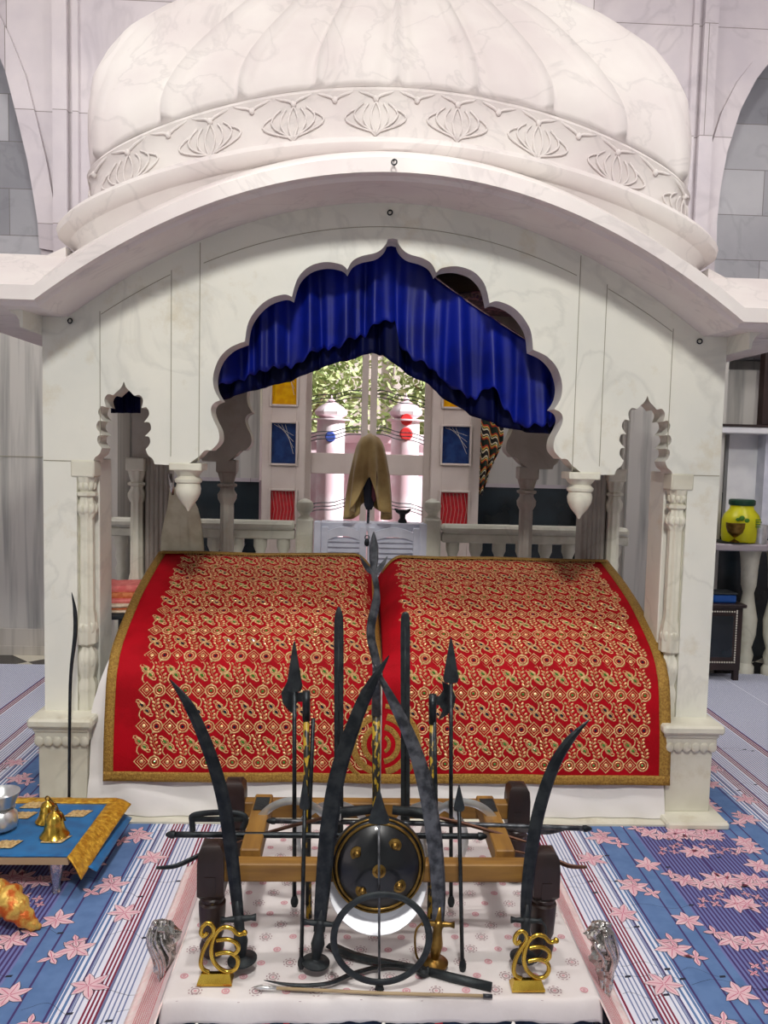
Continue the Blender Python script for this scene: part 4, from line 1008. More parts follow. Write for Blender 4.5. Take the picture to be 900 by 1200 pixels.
# ------------------------------------------------------------------ carpet
def carpet():
    X0, X1, Y0, Y1 = -3.3, 3.6, .3, P(30, 778, 1).y * 0 + G(30, 779).y
    c0 = .115; PER = 2.64
    # one half period of stripes, measured outwards from the centre line: (start, end, material)
    st = []
    def fill(a, b, m): st.append((a, b, m))
    def lines(a, b, base, ln, pitch, w, skip=()):
        x = a
        while x < b - 1e-6:
            e = min(b, x + pitch); fill(x, e - w, base); fill(e - w, e, ln); x = e
    lines(0, .44, 0, 2, .0145, .005)
    for q in range(3): fill(.44 + q * .015, .449 + q * .015, 3); fill(.449 + q * .015, .455 + q * .015, 0)
    lines(.485, .685, 0, 2, .0145, .005)
    for q in range(3): fill(.685 + q * .013, .692 + q * .013, 3); fill(.692 + q * .013, .698 + q * .013, 0)
    lines(.724, .80, 0, 2, .0145, .005)
    for q in range(4): fill(.80 + q * .0125, .8065 + q * .0125, 3); fill(.8065 + q * .0125, .8125 + q * .0125, 0)
    lines(.85, .885, 0, 2, .0145, .005); fill(.885, .89, 4); lines(.89, .937, 0, 1, .018, .008); fill(.937, .944, 4)
    fill(.944, 1.03, 1); fill(1.03, 1.037, 4); fill(1.037, 1.083, 1); fill(1.083, 1.09, 4); fill(1.09, 1.12, 1)
    lines(1.12, 1.32, 5, 4, .0155, .0075)
    st = [(a, b_, m) for a, b_, m in st]
    full = st + [(PER - b_, PER - a, m) for a, b_, m in reversed(st)]
    full = [(a, b_, m) if b_ <= 1.3201 or a >= 1.3199 else (a, b_, m) for a, b_, m in full]
    b = MB(); Z = .004
    def strip(a, b_, m):
        a = max(X0, a); b_ = min(X1, b_)
        if b_ <= a: return
        b.add([(a, Y0, Z), (b_, Y0, Z), (b_, Y1, Z), (a, Y1, Z)], [(0, 1, 2, 3)], m)
    # stripes for o in 0..1.32 then mirrored to 2.64, then repeated
    for sg in (-1, 1):
        for k in range(2):
            for a, b_, m in st:
                for aa, bb in ((a, b_), (PER - b_, PER - a)):
                    lo, hi = aa + k * PER, bb + k * PER
                    if sg > 0: strip(c0 + lo, c0 + hi, m)
                    else: strip(c0 - hi, c0 - lo, m)
    t = thing('floral_carpet', 'blue and white striped carpet with pink lilies covering the floor', 'carpet', (c0, 3, 0))
    sw = part(b, 'striped_weave', ['cp_white', 'cp_blue', 'cp_line', 'cp_red', 'cp_purple', 'cp_violet'], t)
    f = MB(); rr = random.Random(9); cnt = [0]
    def petal(cx, cy, a, L, w, z):
        pts = []; d = Vector((math.cos(a), math.sin(a))); n = Vector((-d.y, d.x)); bend = .12 * L
        prof_ = [(0, .2), (.25, .7), (.45, 1.0), (.65, .85), (.85, .4), (1, 0)]
        l, r_ = [], []
        for q, ww in prof_:
            o = Vector((cx, cy)) + d * L * q + n * bend * q * q
            l.append(o + n * w * ww / 2); r_.append(o - n * w * ww / 2)
        poly = l + r_[::-1][1:]
        f.add([(p.x, p.y, z) for p in poly], [tuple(range(len(poly)))], 0)
        ln = []
        for q in (0.05, .3, .55, .8):
            o = Vector((cx, cy)) + d * L * q + n * bend * q * q; ln.append(o)
        vs = []
        for o in ln: vs += [(o.x + n.x * .0013, o.y + n.y * .0013, z + .0004), (o.x - n.x * .0013, o.y - n.y * .0013, z + .0004)]
        f.add(vs, [(2 * i, 2 * i + 1, 2 * i + 3, 2 * i + 2) for i in range(3)], 1)
        vs = []
        for o in poly + [poly[0]]:
            m = (Vector((cx, cy)) + d * L * .5 + n * bend * .25); v = (o - m); k = 1 + .0022 / max(v.length, .005)
            vs += [(o.x, o.y, z - .0003), (m.x + v.x * k, m.y + v.y * k, z - .0003)]
        f.add(vs, [(2 * i, 2 * i + 1, 2 * i + 3, 2 * i + 2) for i in range(len(poly))], 2)
    def flower(x, y, s_, n=6, lay=0, rot=None):
        if x < X0 + .1 or x > X1 - .1 or y > Y1 - .08: return
        cnt[0] += 1; r0 = rr.uniform(0, 6.28) if rot is None else rot; z = Z + .001 + .0012 * lay
        for k in range(n): petal(x, y, r0 + 2 * PI * k / n + rr.uniform(-.1, .1), s_ * rr.uniform(.85, 1.1), s_ * .45, z + .00006 * k)
    unit = [(.865, .04, .062, 6, 0), (.962, .215, .066, 6, 0), (1.02, .17, .042, 4, 0), (.975, .255, .04, 4, 1), (1.078, -.002, .06, 6, 0),
            (1.18, .26, .058, 6, 0), (1.225, .235, .05, 5, 1), (1.30, .262, .062, 6, 2), (1.36, .235, .055, 6, 1), (1.42, .27, .055, 6, 0), (1.46, .225, .04, 5, 1), (1.14, .3, .04, 4, 1),
            (1.30, .1, .058, 6, 0), (1.19, .125, .022, 4, 0), (1.225, .1, .022, 4, 0), (1.24, .145, .022, 4, 0), (1.17, .09, .02, 4, 0), (1.27, .165, .02, 4, 0),
            (1.52, .37, .062, 6, 0), (1.56, .13, .055, 6, 0)]
    for sg in (-1, 1):
        for o, dy, s_, n, lay in unit:
            for oo in ((o, PER - o) if o < 1.4 else (o,)):
                for k in range(-5, 12):
                    y = 2.63 + dy + k * .3755 + (.19 if oo > 1.5 and o < 1.4 else 0)
                    if y < 1.7: continue
                    for pk in (0,):
                        flower(c0 + sg * oo, y, s_, n, lay)
    for k in range(9):
        for x in (-.35, .1, .45): flower(c0 + x, 1.6 + .5 * k + (.2 if x == .1 else 0), .058)
    # thin dark sprigs
    for q in range(160):
        x = rr.uniform(-1.9, 2.2); y = rr.uniform(1.8, 4.6); L = rr.uniform(.1, .22); a = rr.uniform(-.3, .3); vs = []
        for i in range(7):
            xx = x + L * (i / 6 - .5); yy = y + .02 * math.sin(i * .9 + a * 9) + a * L * (i / 6 - .5); vs += [(xx, yy, Z + .0004), (xx, yy + .0014, Z + .0004)]
        f.add(vs, [(2 * i, 2 * i + 2, 2 * i + 3, 2 * i + 1) for i in range(6)], 2)
        f.add([(xx, yy - .004, Z + .0005), (xx + .02, yy - .002, Z + .0005), (xx + .022, yy + .008, Z + .0005), (xx + .003, yy + .006, Z + .0005)], [(0, 1, 2, 3)], 2)
    part(f, 'lily_pattern', ['rose', 'rose_dark', 'cp_black'], sw)
carpet()

# ------------------------------------------------------------------ low table with printed cloth
ZT = .2
tx0, tx1 = G(190, 1182, ZT).x, G(704, 1178, ZT).x
ty0 = G(450, 1166, ZT).y; ty1 = 2.95
def low_table():
    t = thing('low_table', 'low platform under the printed white cotton cloth and the weapon stand', 'table', ((tx0 + tx1) / 2, (ty0 + ty1) / 2, 0))
    b = MB(); b.box(tx0 + .02, tx1 - .02, ty0 + .02, ty1 - .02, .15, ZT - .012, 0, .004); part(b, 'table_board', 'dark_wood', t)
    for x in (tx0 + .06, tx1 - .06):
        for y in (ty0 + .06, ty1 - .06): b = MB(); b.lathe([(.03, 0), (.022, .04), (.03, .09), (.03, .15)], (x, y, 0), 14); part(b, 'leg', 'dark_wood', t, smooth=SM)
    # navy cloth skirt with red bars and white tassels
    s = thing('navy_skirt_cloth', 'navy cloth with red stripe and white tassels hanging below the printed cloth at the front', 'cloth', ((tx0 + tx1) / 2, ty0, 0))
    b = MB(); b.grid(lambda u, v: (tx0 + .01 + (tx1 - tx0 - .02) * u, ty0 - .004 + .006 * math.sin(u * 60) - .03 * v, .185 - .18 * v), 90, 8); part(b, 'skirt', 'navy_cloth', s, smooth=True, solid=.003)
    for u in (.22, .27, .62): b = MB(); b.grid(lambda a, v: (tx0 + (tx1 - tx0) * (u + .018 * a), ty0 - .012 + .006 * math.sin(u * 60) - .03 * v, .15 - .14 * v), 3, 6); part(b, 'red_stripe', 'red_print', s, solid=.002)
    for u in (.075, .5, .8):
        x = tx0 + (tx1 - tx0) * u; b = MB(); b.lathe([(.016, -.075), (.018, -.05), (.012, -.02), (.004, 0)], (x, ty0 - .035, .15), 14, flute=.2, nf=7); part(b, 'tassel', 'sheet', s, smooth=True)
    # printed cloth: lies on the board, falls a little over the front edge
    c = thing('printed_cotton_cloth', 'white cotton cloth with small pink ring print spread over the low table', 'cloth', ((tx0 + tx1) / 2, (ty0 + ty1) / 2, ZT - .012))
    def S(x, y, h=0):
        # y below ty0 runs down the front
        z = ZT + .003 * nz(x * 4, y * 4, 2) + .0018 * nz(x * 12, y * 12, 8); yy = y
        d = ty0 - y
        if d > 0: yy = ty0 - .03 * (1 - math.exp(-d / .03)) ; z -= max(0, d - .02) * .8 + .0 ; yy += .004 * math.sin(x * 30)
        for e in (tx0 - x, x - tx1):
            if e > 0: z -= e * .8
        return Vector((x, yy, z + h))
    b = MB(); fr = -.088
    def fn(u, v):
        y = ty0 + fr + (ty1 - ty0 - fr) * v; x = tx0 - .012 + (tx1 - tx0 + .024) * u
        if v == 0: y += .008 * nz(x * 30, 1) + .01 * nz(x * 6, 4)
        return S(x, y)
    b.grid(fn, 130, 110); ct = part(b, 'cotton', 'print_cloth', c, smooth=True, solid=.003)
    p = MB(); rr = random.Random(4)
    def ringp(x, y, r, w, m, n=14, dash=False):
        for i in range(n):
            if dash and i % 2: continue
            a0, a1 = 2 * PI * i / n, 2 * PI * (i + 1) / n
            p.add([S(x + math.cos(a) * q, y + math.sin(a) * q, .0028) for a, q in ((a0, r - w / 2), (a1, r - w / 2), (a1, r + w / 2), (a0, r + w / 2))], [(0, 1, 2, 3)], m)
    j = 0; y = ty0 - .045
    while y < ty1 - .03:
        x = tx0 + .03 + (.04 if j % 2 else 0); k = 0
        while x < tx1 - .02:
            if (k + j // 2) % 2 == 0:
                ringp(x, y, .017, .003, 1, 18, True); ringp(x, y, .01, .003, 1, 12); ringp(x, y, .003, .003, 0, 6)
            else:
                ringp(x, y, .009, .004, 0, 12); ringp(x, y, .003, .004, 0, 6)
            x += .078; k += 1
        y += .058; j += 1
    part(p, 'ring_print', ['pink_print', 'brown_print'], ct)
    # pink bordered cloth beneath, sloping to the floor at both sides
    q = thing('pink_bordered_cloth', 'white cloth with red printed border showing on both sides of the low table', 'cloth', ((tx0 + tx1) / 2, (ty0 + ty1) / 2, 0))
    for sg, xe in ((-1, tx0), (1, tx1)):
        def S2(u, v, h=0):
            w = .145; x = xe + sg * (.006 + w * u); z = .185 * (1 - u) ** 1.5 + .012 + .003 * nz(x * 8, v * 9)
            return Vector((x, ty0 - .15 + (ty1 - ty0 + .16) * v, z + h))
        b = MB(); b.grid(lambda u, v: S2(u, v), 14, 60); part(b, 'side_fall', 'pink_cloth', q, smooth=True, solid=.003)
        g = MB()
        for m in range(7):
            u = .3 + m * .068
            for v in range(150):
                vv = v / 150 + (m % 2) * .003; dv = .0034; du = .022
                g.add([S2(u - du, vv, .003), S2(u, vv - dv * .8, .003), S2(u + du, vv, .003), S2(u, vv + dv * .8, .003)], [(0, 1, 2, 3)])
        for u in (.26, .76): g.grid(lambda a, v: S2(u + a * .014, v, .0032), 1, 60)
        part(g, 'red_border_print', 'red_print', q)
low_table()

# ------------------------------------------------------------------ wooden weapon stand
_P0 = P
def P(px, py, Y): return _P0(px, py, Y * .952)     # depths below are read on a slightly longer scale
def stand():
    WS = .952
    t = thing('weapon_stand', 'wooden weapon stand with dark turned legs and orange rails on the printed cloth', 'stand', (.06, 2.4, ZT))
    YA, YBk = 2.24, 2.66; ya, yb_ = YA * WS, YBk * WS
    zc = ZT + .006
    lp = [(.022, 0), (.03, .012), (.034, .035), (.026, .06), (.032, .08), (.036, .15), (.037, .185), (.031, .19), (.034, .2), (.034, .205), (.031, .21), (.034, .218)]
    for (px, Y, ztop_) in ((249, YA, P(249, 985, YA).z), (637, YA, P(637, 993, YA).z), (275, YBk, P(275, 912, YBk).z), (606, YBk, P(606, 917, YBk).z)):
        x = P(px, 1040, Y).x if Y == YA else P(px, 940, Y).x
        b = MB(); s_ = .2 / .218 * .9; b.lathe([(r, z * s_) for r, z in lp], (x, Y * WS, zc), 20); Y_ = Y * WS; zb2 = zc + .218 * s_
        w = .036
        b.loft([[(x - w * k, Y_ - w * k, z), (x + w * k, Y_ - w * k, z), (x + w * k, Y_ + w * k, z), (x - w * k, Y_ + w * k, z)] for k, z in ((.8, zb2 - .004), (1, zb2 + .006), (1, ztop_ - .05), (.92, ztop_ - .02), (.7, ztop_ - .006), (.35, ztop_))])
        b.box(x - .014, x + .014, Y_ - w - .002, Y_ - w + .002, ztop_ - .13, ztop_ - .085)
        part(b, 'leg', 'dark_wood', t, smooth=SM)
    zr = (P(440, 1010, YA - .02).z + P(440, 1036, YA - .02).z) / 2; hh = .026
    xl, xr = P(262, 1020, YA).x, P(626, 1020, YA).x
    b = MB(); b.box(xl, xr, ya - .022, ya + .022, zr - hh, zr + hh, 0, .004); part(b, 'front_rail', 'oak', t, smooth=SM)
    b = MB(); zr2 = P(440, 940, YBk).z - .02; b.box(P(286, 940, YBk).x, P(596, 940, YBk).x, yb_ - .022, yb_ + .022, zr2 - hh, zr2 + hh, 0, .004); part(b, 'back_rail', 'oak', t, smooth=SM)
    for px in (290, 596):
        xa = P(px, 1020, YA).x * .985; b = MB(); b.box(xa - .028, xa + .028, ya + .02, yb_ - .02, zr - hh + .02, zr + hh + .02, 0, .004); part(b, 'side_rail', 'oak_side', t, smooth=SM)
        b = MB(); b.box(xa - .022, xa + .022, yb_ - .14, yb_ - .05, zr + hh + .0205, zr + hh + .0225); part(b, 'iron_strap', 'iron_matte', t)
    return YA, YBk, zr + hh + .02
YA, YBK, ZRAIL = stand()

# ------------------------------------------------------------------ weapons
def blade(b, pts, ws, th=.004, n=5, mi=0, nrm=(0, 1, 0)):
    """flat steel with a ridge: pts world points, ws half width at each"""
    c = catmull(pts, n); m = len(c); rings = []; nr = Vector(nrm)
    k = len(ws)
    for i, p in enumerate(c):
        tt = (c[min(i + 1, m - 1)] - c[max(i - 1, 0)]).normalized(); s_ = tt.cross(nr).normalized(); a = s_.cross(tt)
        q = i / (m - 1) * (k - 1); j = min(int(q), k - 2); w = ws[j] + (ws[j + 1] - ws[j]) * (q - j); h = th * max(.15, min(1, w / (max(ws) + 1e-6) * 1.6))
        rings.append([p + s_ * w, p + s_ * w * .3 + a * h, p - s_ * w * .7 + a * h, p - s_ * w, p - s_ * w * .7 - a * h, p + s_ * w * .3 - a * h])
    b.loft(rings, True, True, mi)
def px2(lst, Y0, Y1=None):
    n = len(lst); return [P(x, y, Y0 + ((Y1 if Y1 is not None else Y0) - Y0) * i / (n - 1)) for i, (x, y) in enumerate(lst)]
def K(Y): return Y * .952 / 940.0
def hilt_tulwar(t, base, up, mats='iron_matte', s_=1.0, disc_=True, bow=None, tilt=(0, -1, .4)):
    """grip, cross guard, disc pommel; base = pommel end, up = blade direction"""
    up = Vector(up).normalized(); side = up.cross(Vector((0, 1, 0))).normalized(); base = Vector(base)
    b = MB(); L = .1 * s_; b.tube([base + up * L * q for q in (0, .15, .3, .5, .7, .85, 1, 1.15)], [.009 * s_, .011 * s_, .014 * s_, .018 * s_, .014 * s_, .012 * s_, .013 * s_, .01 * s_], 12); part(b, 'grip', mats, t, smooth=True)
    b = MB(); c = base + up * L * 1.05; b.tube([c - side * .042 * s_, c - side * .03 * s_, c, c + side * .03 * s_, c + side * .042 * s_], [.009 * s_, .006 * s_, .009 * s_, .006 * s_, .009 * s_], 10)
    b.tube([c - up * .03 * s_, c, c + up * .045 * s_], [.003, .012 * s_, .004], 8, nrm=(0, 1, 0), flat=.5); part(b, 'cross_guard', mats, t, smooth=True)
    if disc_:
        b = MB(); b.lathe([(.004, -.014), (.012, -.008), (.036 * s_, 0), (.036 * s_, .004), (.014, .01), (.006, .018)], base, 24, axis=up); part(b, 'disc_pommel', mats, t, smooth=SM)
    if bow:
        b = MB(); sd = side * bow * s_; b.tube(catmull([c + sd * .04, c + sd * .055 - up * .02, c + sd * .055 - up * .06, base + sd * .045 + up * .01, base + sd * .02 - up * .005, base + sd * .035 - up * .012, base + sd * .042 + up * .004], 5), .003 * s_, 8); part(b, 'knuckle_bow', mats, t, smooth=True)
SW = 'weapons on the stand'
def sabre(label, pxs, Y0, Y1, ws, hilt_px=None, mats='iron', hm='iron_matte', bow=None, s_=1.0, name='curved_sword'):
    pts = px2(pxs, Y0, Y1); t = thing(name, label, 'sword', tuple(pts[0]))
    b = MB(); blade(b, pts, ws, .0045); part(b, 'blade', mats, t, smooth=math.radians(20))
    if hilt_px:
        hp = P(hilt_px[0], hilt_px[1], Y0); hilt_tulwar(t, hp, pts[0] - hp, hm, s_, True, bow)
    return t
# outer pair of curved swords
sabre('long curved dark sword standing at the left front leg, tip leaning out to the left', [(281, 1092), (277, 1050), (270, 990), (260, 930), (243, 875), (222, 828), (199, 796)], 2.17, 2.2, [.013, .016, .018, .018, .017, .014, .001], (284, 1125), s_=1.1)
sabre('long curved grey sword standing at the right front leg, tip leaning out to the right', [(616, 1088), (617, 1050), (624, 990), (633, 945), (648, 900), (667, 868), (691, 843)], 2.17, 2.2, [.013, .016, .018, .018, .017, .013, .001], (613, 1122), mats='iron', bow=-1)
# crossing pair in the middle
sabre('broad curved dark sword rising from the left and crossing in the middle in front', [(374, 1092), (378, 1045), (384, 980), (394, 915), (410, 862), (430, 812), (456, 768)], 2.17, 2.19, [.015, .02, .023, .022, .02, .017, .001], (370, 1128), bow=None, s_=1.05)
sabre('broad curved dark sword with brass hilt rising from the right and crossing behind', [(513, 1088), (514, 1045), (508, 975), (497, 915), (482, 868), (462, 825), (436, 775)], 2.185, 2.22, [.015, .019, .022, .021, .018, .014, .001], (509, 1128), mats='iron_grey', hm='brass_old', bow=1, s_=1.05)
# upright scabbards
for (px, ytop, yb, lb) in ((397, 711, 1046, 'straight black broad sword standing upright left of the central spear'), (475, 717, 1046, 'straight black broad sword standing upright right of the central spear')):
    Y = 2.55; t = thing('straight_sword', lb, 'sword', tuple(P(px, yb, Y)))
    b = MB(); pts = px2([(px, yb - 46), (px, 900), (px, 820), (px, 745), (px, 722), (px, ytop)], Y); blade(b, pts, [.014, .0145, .0145, .015, .013, .003], .006)
    part(b, 'blade', 'iron_matte', t, smooth=math.radians(20))
    b = MB(); b.tube(px2([(px, 990), (px, 860), (px, 735)], Y - .007), [.0025, .0025, .001], 6); part(b, 'fuller_ridge', 'iron', t, smooth=True)
    hilt_tulwar(t, P(px, yb, Y), (0, 0, 1), 'iron_matte', .9)
# central spear
def central():
    Y = 2.5; t = thing('wavy_spear', 'tall central spear with leaf point, two prongs, wavy blade and yellow spotted shaft', 'spear', tuple(P(438, 1080, Y)))
    b = MB(); blade(b, px2([(438, 672), (438, 655), (438, 640), (438, 623)], Y), [.006, .014, .014, .001], .006, 6)
    part(b, 'leaf_point', 'iron_grey', t, smooth=math.radians(20))
    for sg in (-1, 1):
        b = MB(); blade(b, px2([(438, 672), (438 + sg * 5, 668), (438 + sg * 10, 662), (438 + sg * 16, 652)], Y), [.006, .009, .007, .001], .004); part(b, 'prong', 'iron_grey', t, smooth=math.radians(20))
    b = MB(); pts = [(438 + 3.6 * math.sin((y - 672) / 14.5), y) for y in range(670, 792, 5)]; blade(b, px2(pts, Y), [.009] * 3 + [.013] * 8, .006, 3); part(b, 'wavy_blade', 'iron_grey', t, smooth=math.radians(20))
    b = MB(); b.ball(P(439, 780, Y), .008, 10, 6); part(b, 'steel_bead', 'steel', t, smooth=True)
    b = MB(); b.tube(px2([(441, 786), (441, 800), (441, 838)], Y), [.012, .013, .015], 12); part(b, 'socket', 'iron_grey', t, smooth=True)
    b = MB(); b.tube(px2([(441, 838), (441, 940), (441, 1050)], Y), [.0125, .0125, .0125], 12); part(b, 'shaft', 'snake', t, smooth=True)
central()
# spears with axe heads either side
def spear(label, px, ytip, ybase, yfoot, hw, Y, shaft=.006, lean=0, group=None):
    t = thing('spear', label, 'spear', tuple(P(px + lean, yfoot, Y)), group)
    b = MB(); blade(b, px2([(px, ybase), (px, ybase - (ybase - ytip) * .12), (px, (ytip + ybase) / 2), (px, ytip)], Y), [hw * .8, hw, hw * .62, .001], .006, 6); part(b, 'spear_head', 'iron_matte', t, smooth=math.radians(20))
    b = MB(); b.tube(px2([(px, ybase), (px + lean * .5, (ybase + yfoot) / 2), (px + lean, yfoot)], Y), shaft, 10); part(b, 'shaft', 'iron', t, smooth=True)
    b = MB(); b.lathe([(shaft * 1.2, 0), (shaft * 1.8, .01), (shaft * 1.8, .02), (shaft * .9, .035)], P(px + lean, yfoot, Y), 12); part(b, 'foot_cap', 'iron_matte', t, smooth=SM)
spear('broad headed iron spear standing behind the left battle axe', 345, 751, 810, 1062, 9.5 * K(2.46), 2.46, .0065)
spear('narrow headed iron spear standing beside the right battle axe', 528.5, 747, 800, 1062, 9.5 * K(2.46), 2.46, .006)
def axe(label, sx, sgn, ytop, Y, cx):
    t = thing('battle_axe', label, 'axe', tuple(P(sx + sgn * -3, 1078, Y)))
    k = K(Y)
    # crescent blade drawn in the plane of the stand
    s0 = P(sx, ytop + 14, Y); b = MB()
    s0 = P(sx, ytop + 12, Y)
    out = [(3, 0), (13, 0), (18, -8), (16, -19), (27, -14), (34, 0), (32, 13), (24, 23), (13, 30), (18, 18), (13, 11), (3, 11)]
    poly = [(s0.x + sgn * a * k, s0.z - c * k) for a, c in out]
    b.prism(poly, Y - .004, Y + .004); part(b, 'axe_blade', 'iron_matte', t)
    b = MB(); b.tube(px2([(sx, ytop - 4), (sx, ytop + 30)], Y), .0115, 12); part(b, 'socket', 'iron', t, smooth=True)
    b = MB(); b.tube(px2([(sx, ytop + 28), (sx - sgn * 1, 950), (sx - sgn * 3, 1075)], Y), .0095, 12); part(b, 'lacquered_shaft', 'snake', t, smooth=True)
    b = MB(); b.tube(px2([(sx - sgn * 3 + 5, ytop + 28), (sx + 4, 950), (sx + 1, 1060)], Y - .006), .006, 8); part(b, 'steel_strip', 'iron', t, smooth=True)
axe('battle axe with crescent blade facing left and yellow spotted shaft', 359, -1, 814, 2.42, 0)
axe('battle axe with crescent blade facing right and yellow spotted shaft', 507, 1, 818, 2.42, 0)
# short spears in front
spear('short slim iron spear standing in front of the left battle axe', 357, 908, 948, 1135, 6.5 * K(2.17), 2.17, .0055, -4)
spear('short slim iron spear standing right of the brass hilt', 538, 920, 950, 1138, 7 * K(2.17), 2.17, .0055, 4)
def front_arrow():
    Y = 2.085; t = thing('standing_arrow', 'thin grey arrow with triangular head standing before the round shield', 'arrow', tuple(P(444, 1160, Y)))
    b = MB(); blade(b, px2([(444, 965), (444, 958), (444, 945), (444, 925)], Y), [.026, .026, .015, .001], .006, 6); part(b, 'arrow_head', 'iron_matte', t, smooth=math.radians(20))
    b = MB(); b.tube(px2([(444, 962), (444.5, 1148)], Y), .0032, 8); part(b, 'shaft', 'iron_grey', t, smooth=True)
    b = MB(); blade(b, px2([(444.5, 1160), (444.5, 1152), (444.5, 1144)], Y), [.013, .008, .001], .004); part(b, 'foot_point', 'iron_matte', t)
front_arrow()
# round shield
def shield():
    Y = 2.22; c = P(443, 1012, Y); t = thing('round_shield', 'round black shield with gold rings and five brass bosses', 'shield', tuple(c))
    ax = Vector((.02, -1, .12)).normalized(); r = 55 * K(Y) * 1.06
    q = Vector((0, 0, 1)).rotation_difference(ax)
    dome_ = [(r, 0), (r * .985, .008), (r * .92, .012), (r * .85, .02), (r * .7, .033), (r * .5, .044), (r * .3, .05), (r * .1, .053), (.001, .0535)]
    b = MB(); b.lathe([(r * .9, -.006)] + dome_, c, 64, axis=ax); part(b, 'shield_face', mat('black_lacquer', (4, 6, 9), .34, coat=.25), t, smooth=SM); sf = [q for q in bpy.data.objects if q.parent == t][0]
    for rr_, zz, w in ((.955, .012, .0035), (.87, .019, .0045)):
        b = MB(); b.ring(c + ax * zz, r * rr_, w, ax, 64, 8, 0); part(b, 'gold_ring', 'brass_old', sf, smooth=True)
    u = q @ Vector((1, 0, 0)); v = ax.cross(u).normalized(); u = Vector((1, 0, 0)); v = (Vector((0, 0, 1)) - ax * ax.z).normalized()
    for a, bb in ((0, 0), (-.45, .32), (.32, .48), (-.33, -.42), (.42, -.32)):
        d = math.hypot(a, bb); h = interp([(a_[0] / r, a_[1]) for a_ in dome_[::-1]], d); o = c + u * a * r + v * bb * r + ax * (h - .002)
        b = MB(); b.lathe([(.0185, -.003), (.0185, .002), (.015, .003), (.0105, .005), (.0095, .009), (.006, .013), (.0015, .015)], o, 20, axis=ax); part(b, 'boss', 'brass_old', sf, smooth=SM)
    # bright steel dish behind it
    Y2 = Y + .05; c2 = P(442, 1031, Y2); R2 = 61 * K(Y2)
    b = MB(); b.lathe([(R2, .0), (R2, .004), (R2 * .985, .006), (R2 * .8, .001), (R2 * .4, -.004), (.002, -.005), (.002, -.009), (R2 * .8, -.004)], c2, 64, axis=(0, -1, .5)); one(b, 'bright_steel_disc', 'mirror_steel', 'bright polished steel disc showing below the black round shield', 'disc', smooth=SM)
shield()
# iron hoop in front
b = MB(); Y = 2.07; b.ring(P(447, 1100, Y), 58.5 * K(Y), .009, (0, 1, .06), 64, 10, 0, .6)
one(b, 'iron_hoop', 'iron_matte', 'black iron throwing ring standing in front of the shield', 'ring', smooth=True)
# steel quoits hanging either side
def quoit(px, py, r, Y, label, flatw=8):
    c = P(px, py, Y); b = MB(); R1 = r * K(Y); w = flatw * K(Y); ax = Vector((0, -1, .05)).normalized(); rings = []
    b.lathe([(R1 - w, -.002), (R1 - w * .5, -.0035), (R1, -.001), (R1, .001), (R1 - w * .5, .0035), (R1 - w, .002), (R1 - w, -.002)], c, 64, axis=ax)
    b.f = [f for f in b.f if len(f) < 10]; b.m = b.m[:len(b.f)]
    one(b, 'steel_quoit', 'steel', label, 'ring', smooth=SM)
quoit(343, 984, 52, 2.48, 'large polished steel quoit standing on the left half of the stand', 9)
quoit(541, 985, 52, 2.48, 'large polished steel quoit standing on the right half of the stand', 9)
quoit(391, 984, 48, 2.56, 'smaller polished steel quoit behind the crossing sword on the left', 8)
quoit(503, 984, 48, 2.56, 'smaller polished steel quoit behind the crossing sword on the right', 8)
# rods and sheathed blades lying across the rails
def rod(name, label, cat, pxs, Y0, Y1, rad, mats, cap=None):
    pts = px2(pxs, Y0, Y1); t = thing(name, label, cat, tuple(pts[0]))
    b = MB(); b.tube(catmull(pts, 5), rad, 12); part(b, 'rod', mats, t, smooth=True)
    for e in (0, -1):
        d = (pts[e] - pts[1 if e == 0 else -2]).normalized(); b = MB(); b.lathe([(rad * 1.25, -.012), (rad * 1.35, -.004), (rad * .9, .008), (rad * .4, .014)], pts[e], 12, axis=d); part(b, 'end_cap', cap or mats, t, smooth=SM)
rod('iron_rod', 'long dark iron rod lying across the stand, its end jutting out at the left', 'rod', [(200, 978), (400, 979), (565, 980)], 2.36, 2.36, .0085, 'iron')
rod('sword_cane', 'slim grey sword stick lying across the stand with knobbed end at the right', 'stick', [(318, 962), (500, 965), (688, 971)], 2.44, 2.4, .0075, 'iron_grey', 'iron')
def bow_sword(label, pxs, Y0, Y1, ws):
    pts = px2(pxs, Y0, Y1); t = thing('lying_curved_blade', label, 'sword', tuple(pts[0]))
    b = MB(); blade(b, pts, ws, .005, nrm=(0, .5, .85)); part(b, 'blade', 'bronze', t, smooth=math.radians(20))
    b = MB(); b.tube(px2([(pxs[-1][0], pxs[-1][1]), (pxs[-1][0] + (18 if pxs[0][0] < 400 else -18), pxs[-1][1] - 5), (pxs[-1][0] + (52 if pxs[0][0] < 400 else -52), pxs[-1][1] - 9)], Y1 - .005, Y1), [.014, .016, .013], 12); part(b, 'scabbard_mouth', 'iron_matte', t, smooth=True)
    b = MB(); q = P(pxs[-1][0] + (14 if pxs[0][0] < 400 else -14), pxs[-1][1] - 3, Y1); b.ring(q, .017, .003, (1, 0, -.1), 20, 6); part(b, 'carrying_ring', 'steel', t, smooth=True)
bow_sword('brown curved blade lying on the stand from the left, dark sheath toward the middle', [(275, 988), (310, 977), (345, 967), (385, 957)], 2.34, 2.42, [.002, .008, .01, .011])
bow_sword('brown curved blade lying on the stand from the right, dark sheath toward the middle', [(622, 988), (590, 979), (550, 967), (512, 958)], 2.34, 2.42, [.002, .008, .01, .011])
def tail(label, pxs, Y0, Y1, m):
    b = MB(); b.tube(catmull(px2(pxs, Y0, Y1), 6), [.0045 + .0035 * math.sin(PI * min(1, i / 20)) for i in range((len(pxs) - 1) * 6 + 1)], 8, flat=.6); one(b, 'curved_bow_tip', m, label, 'bow', smooth=True)
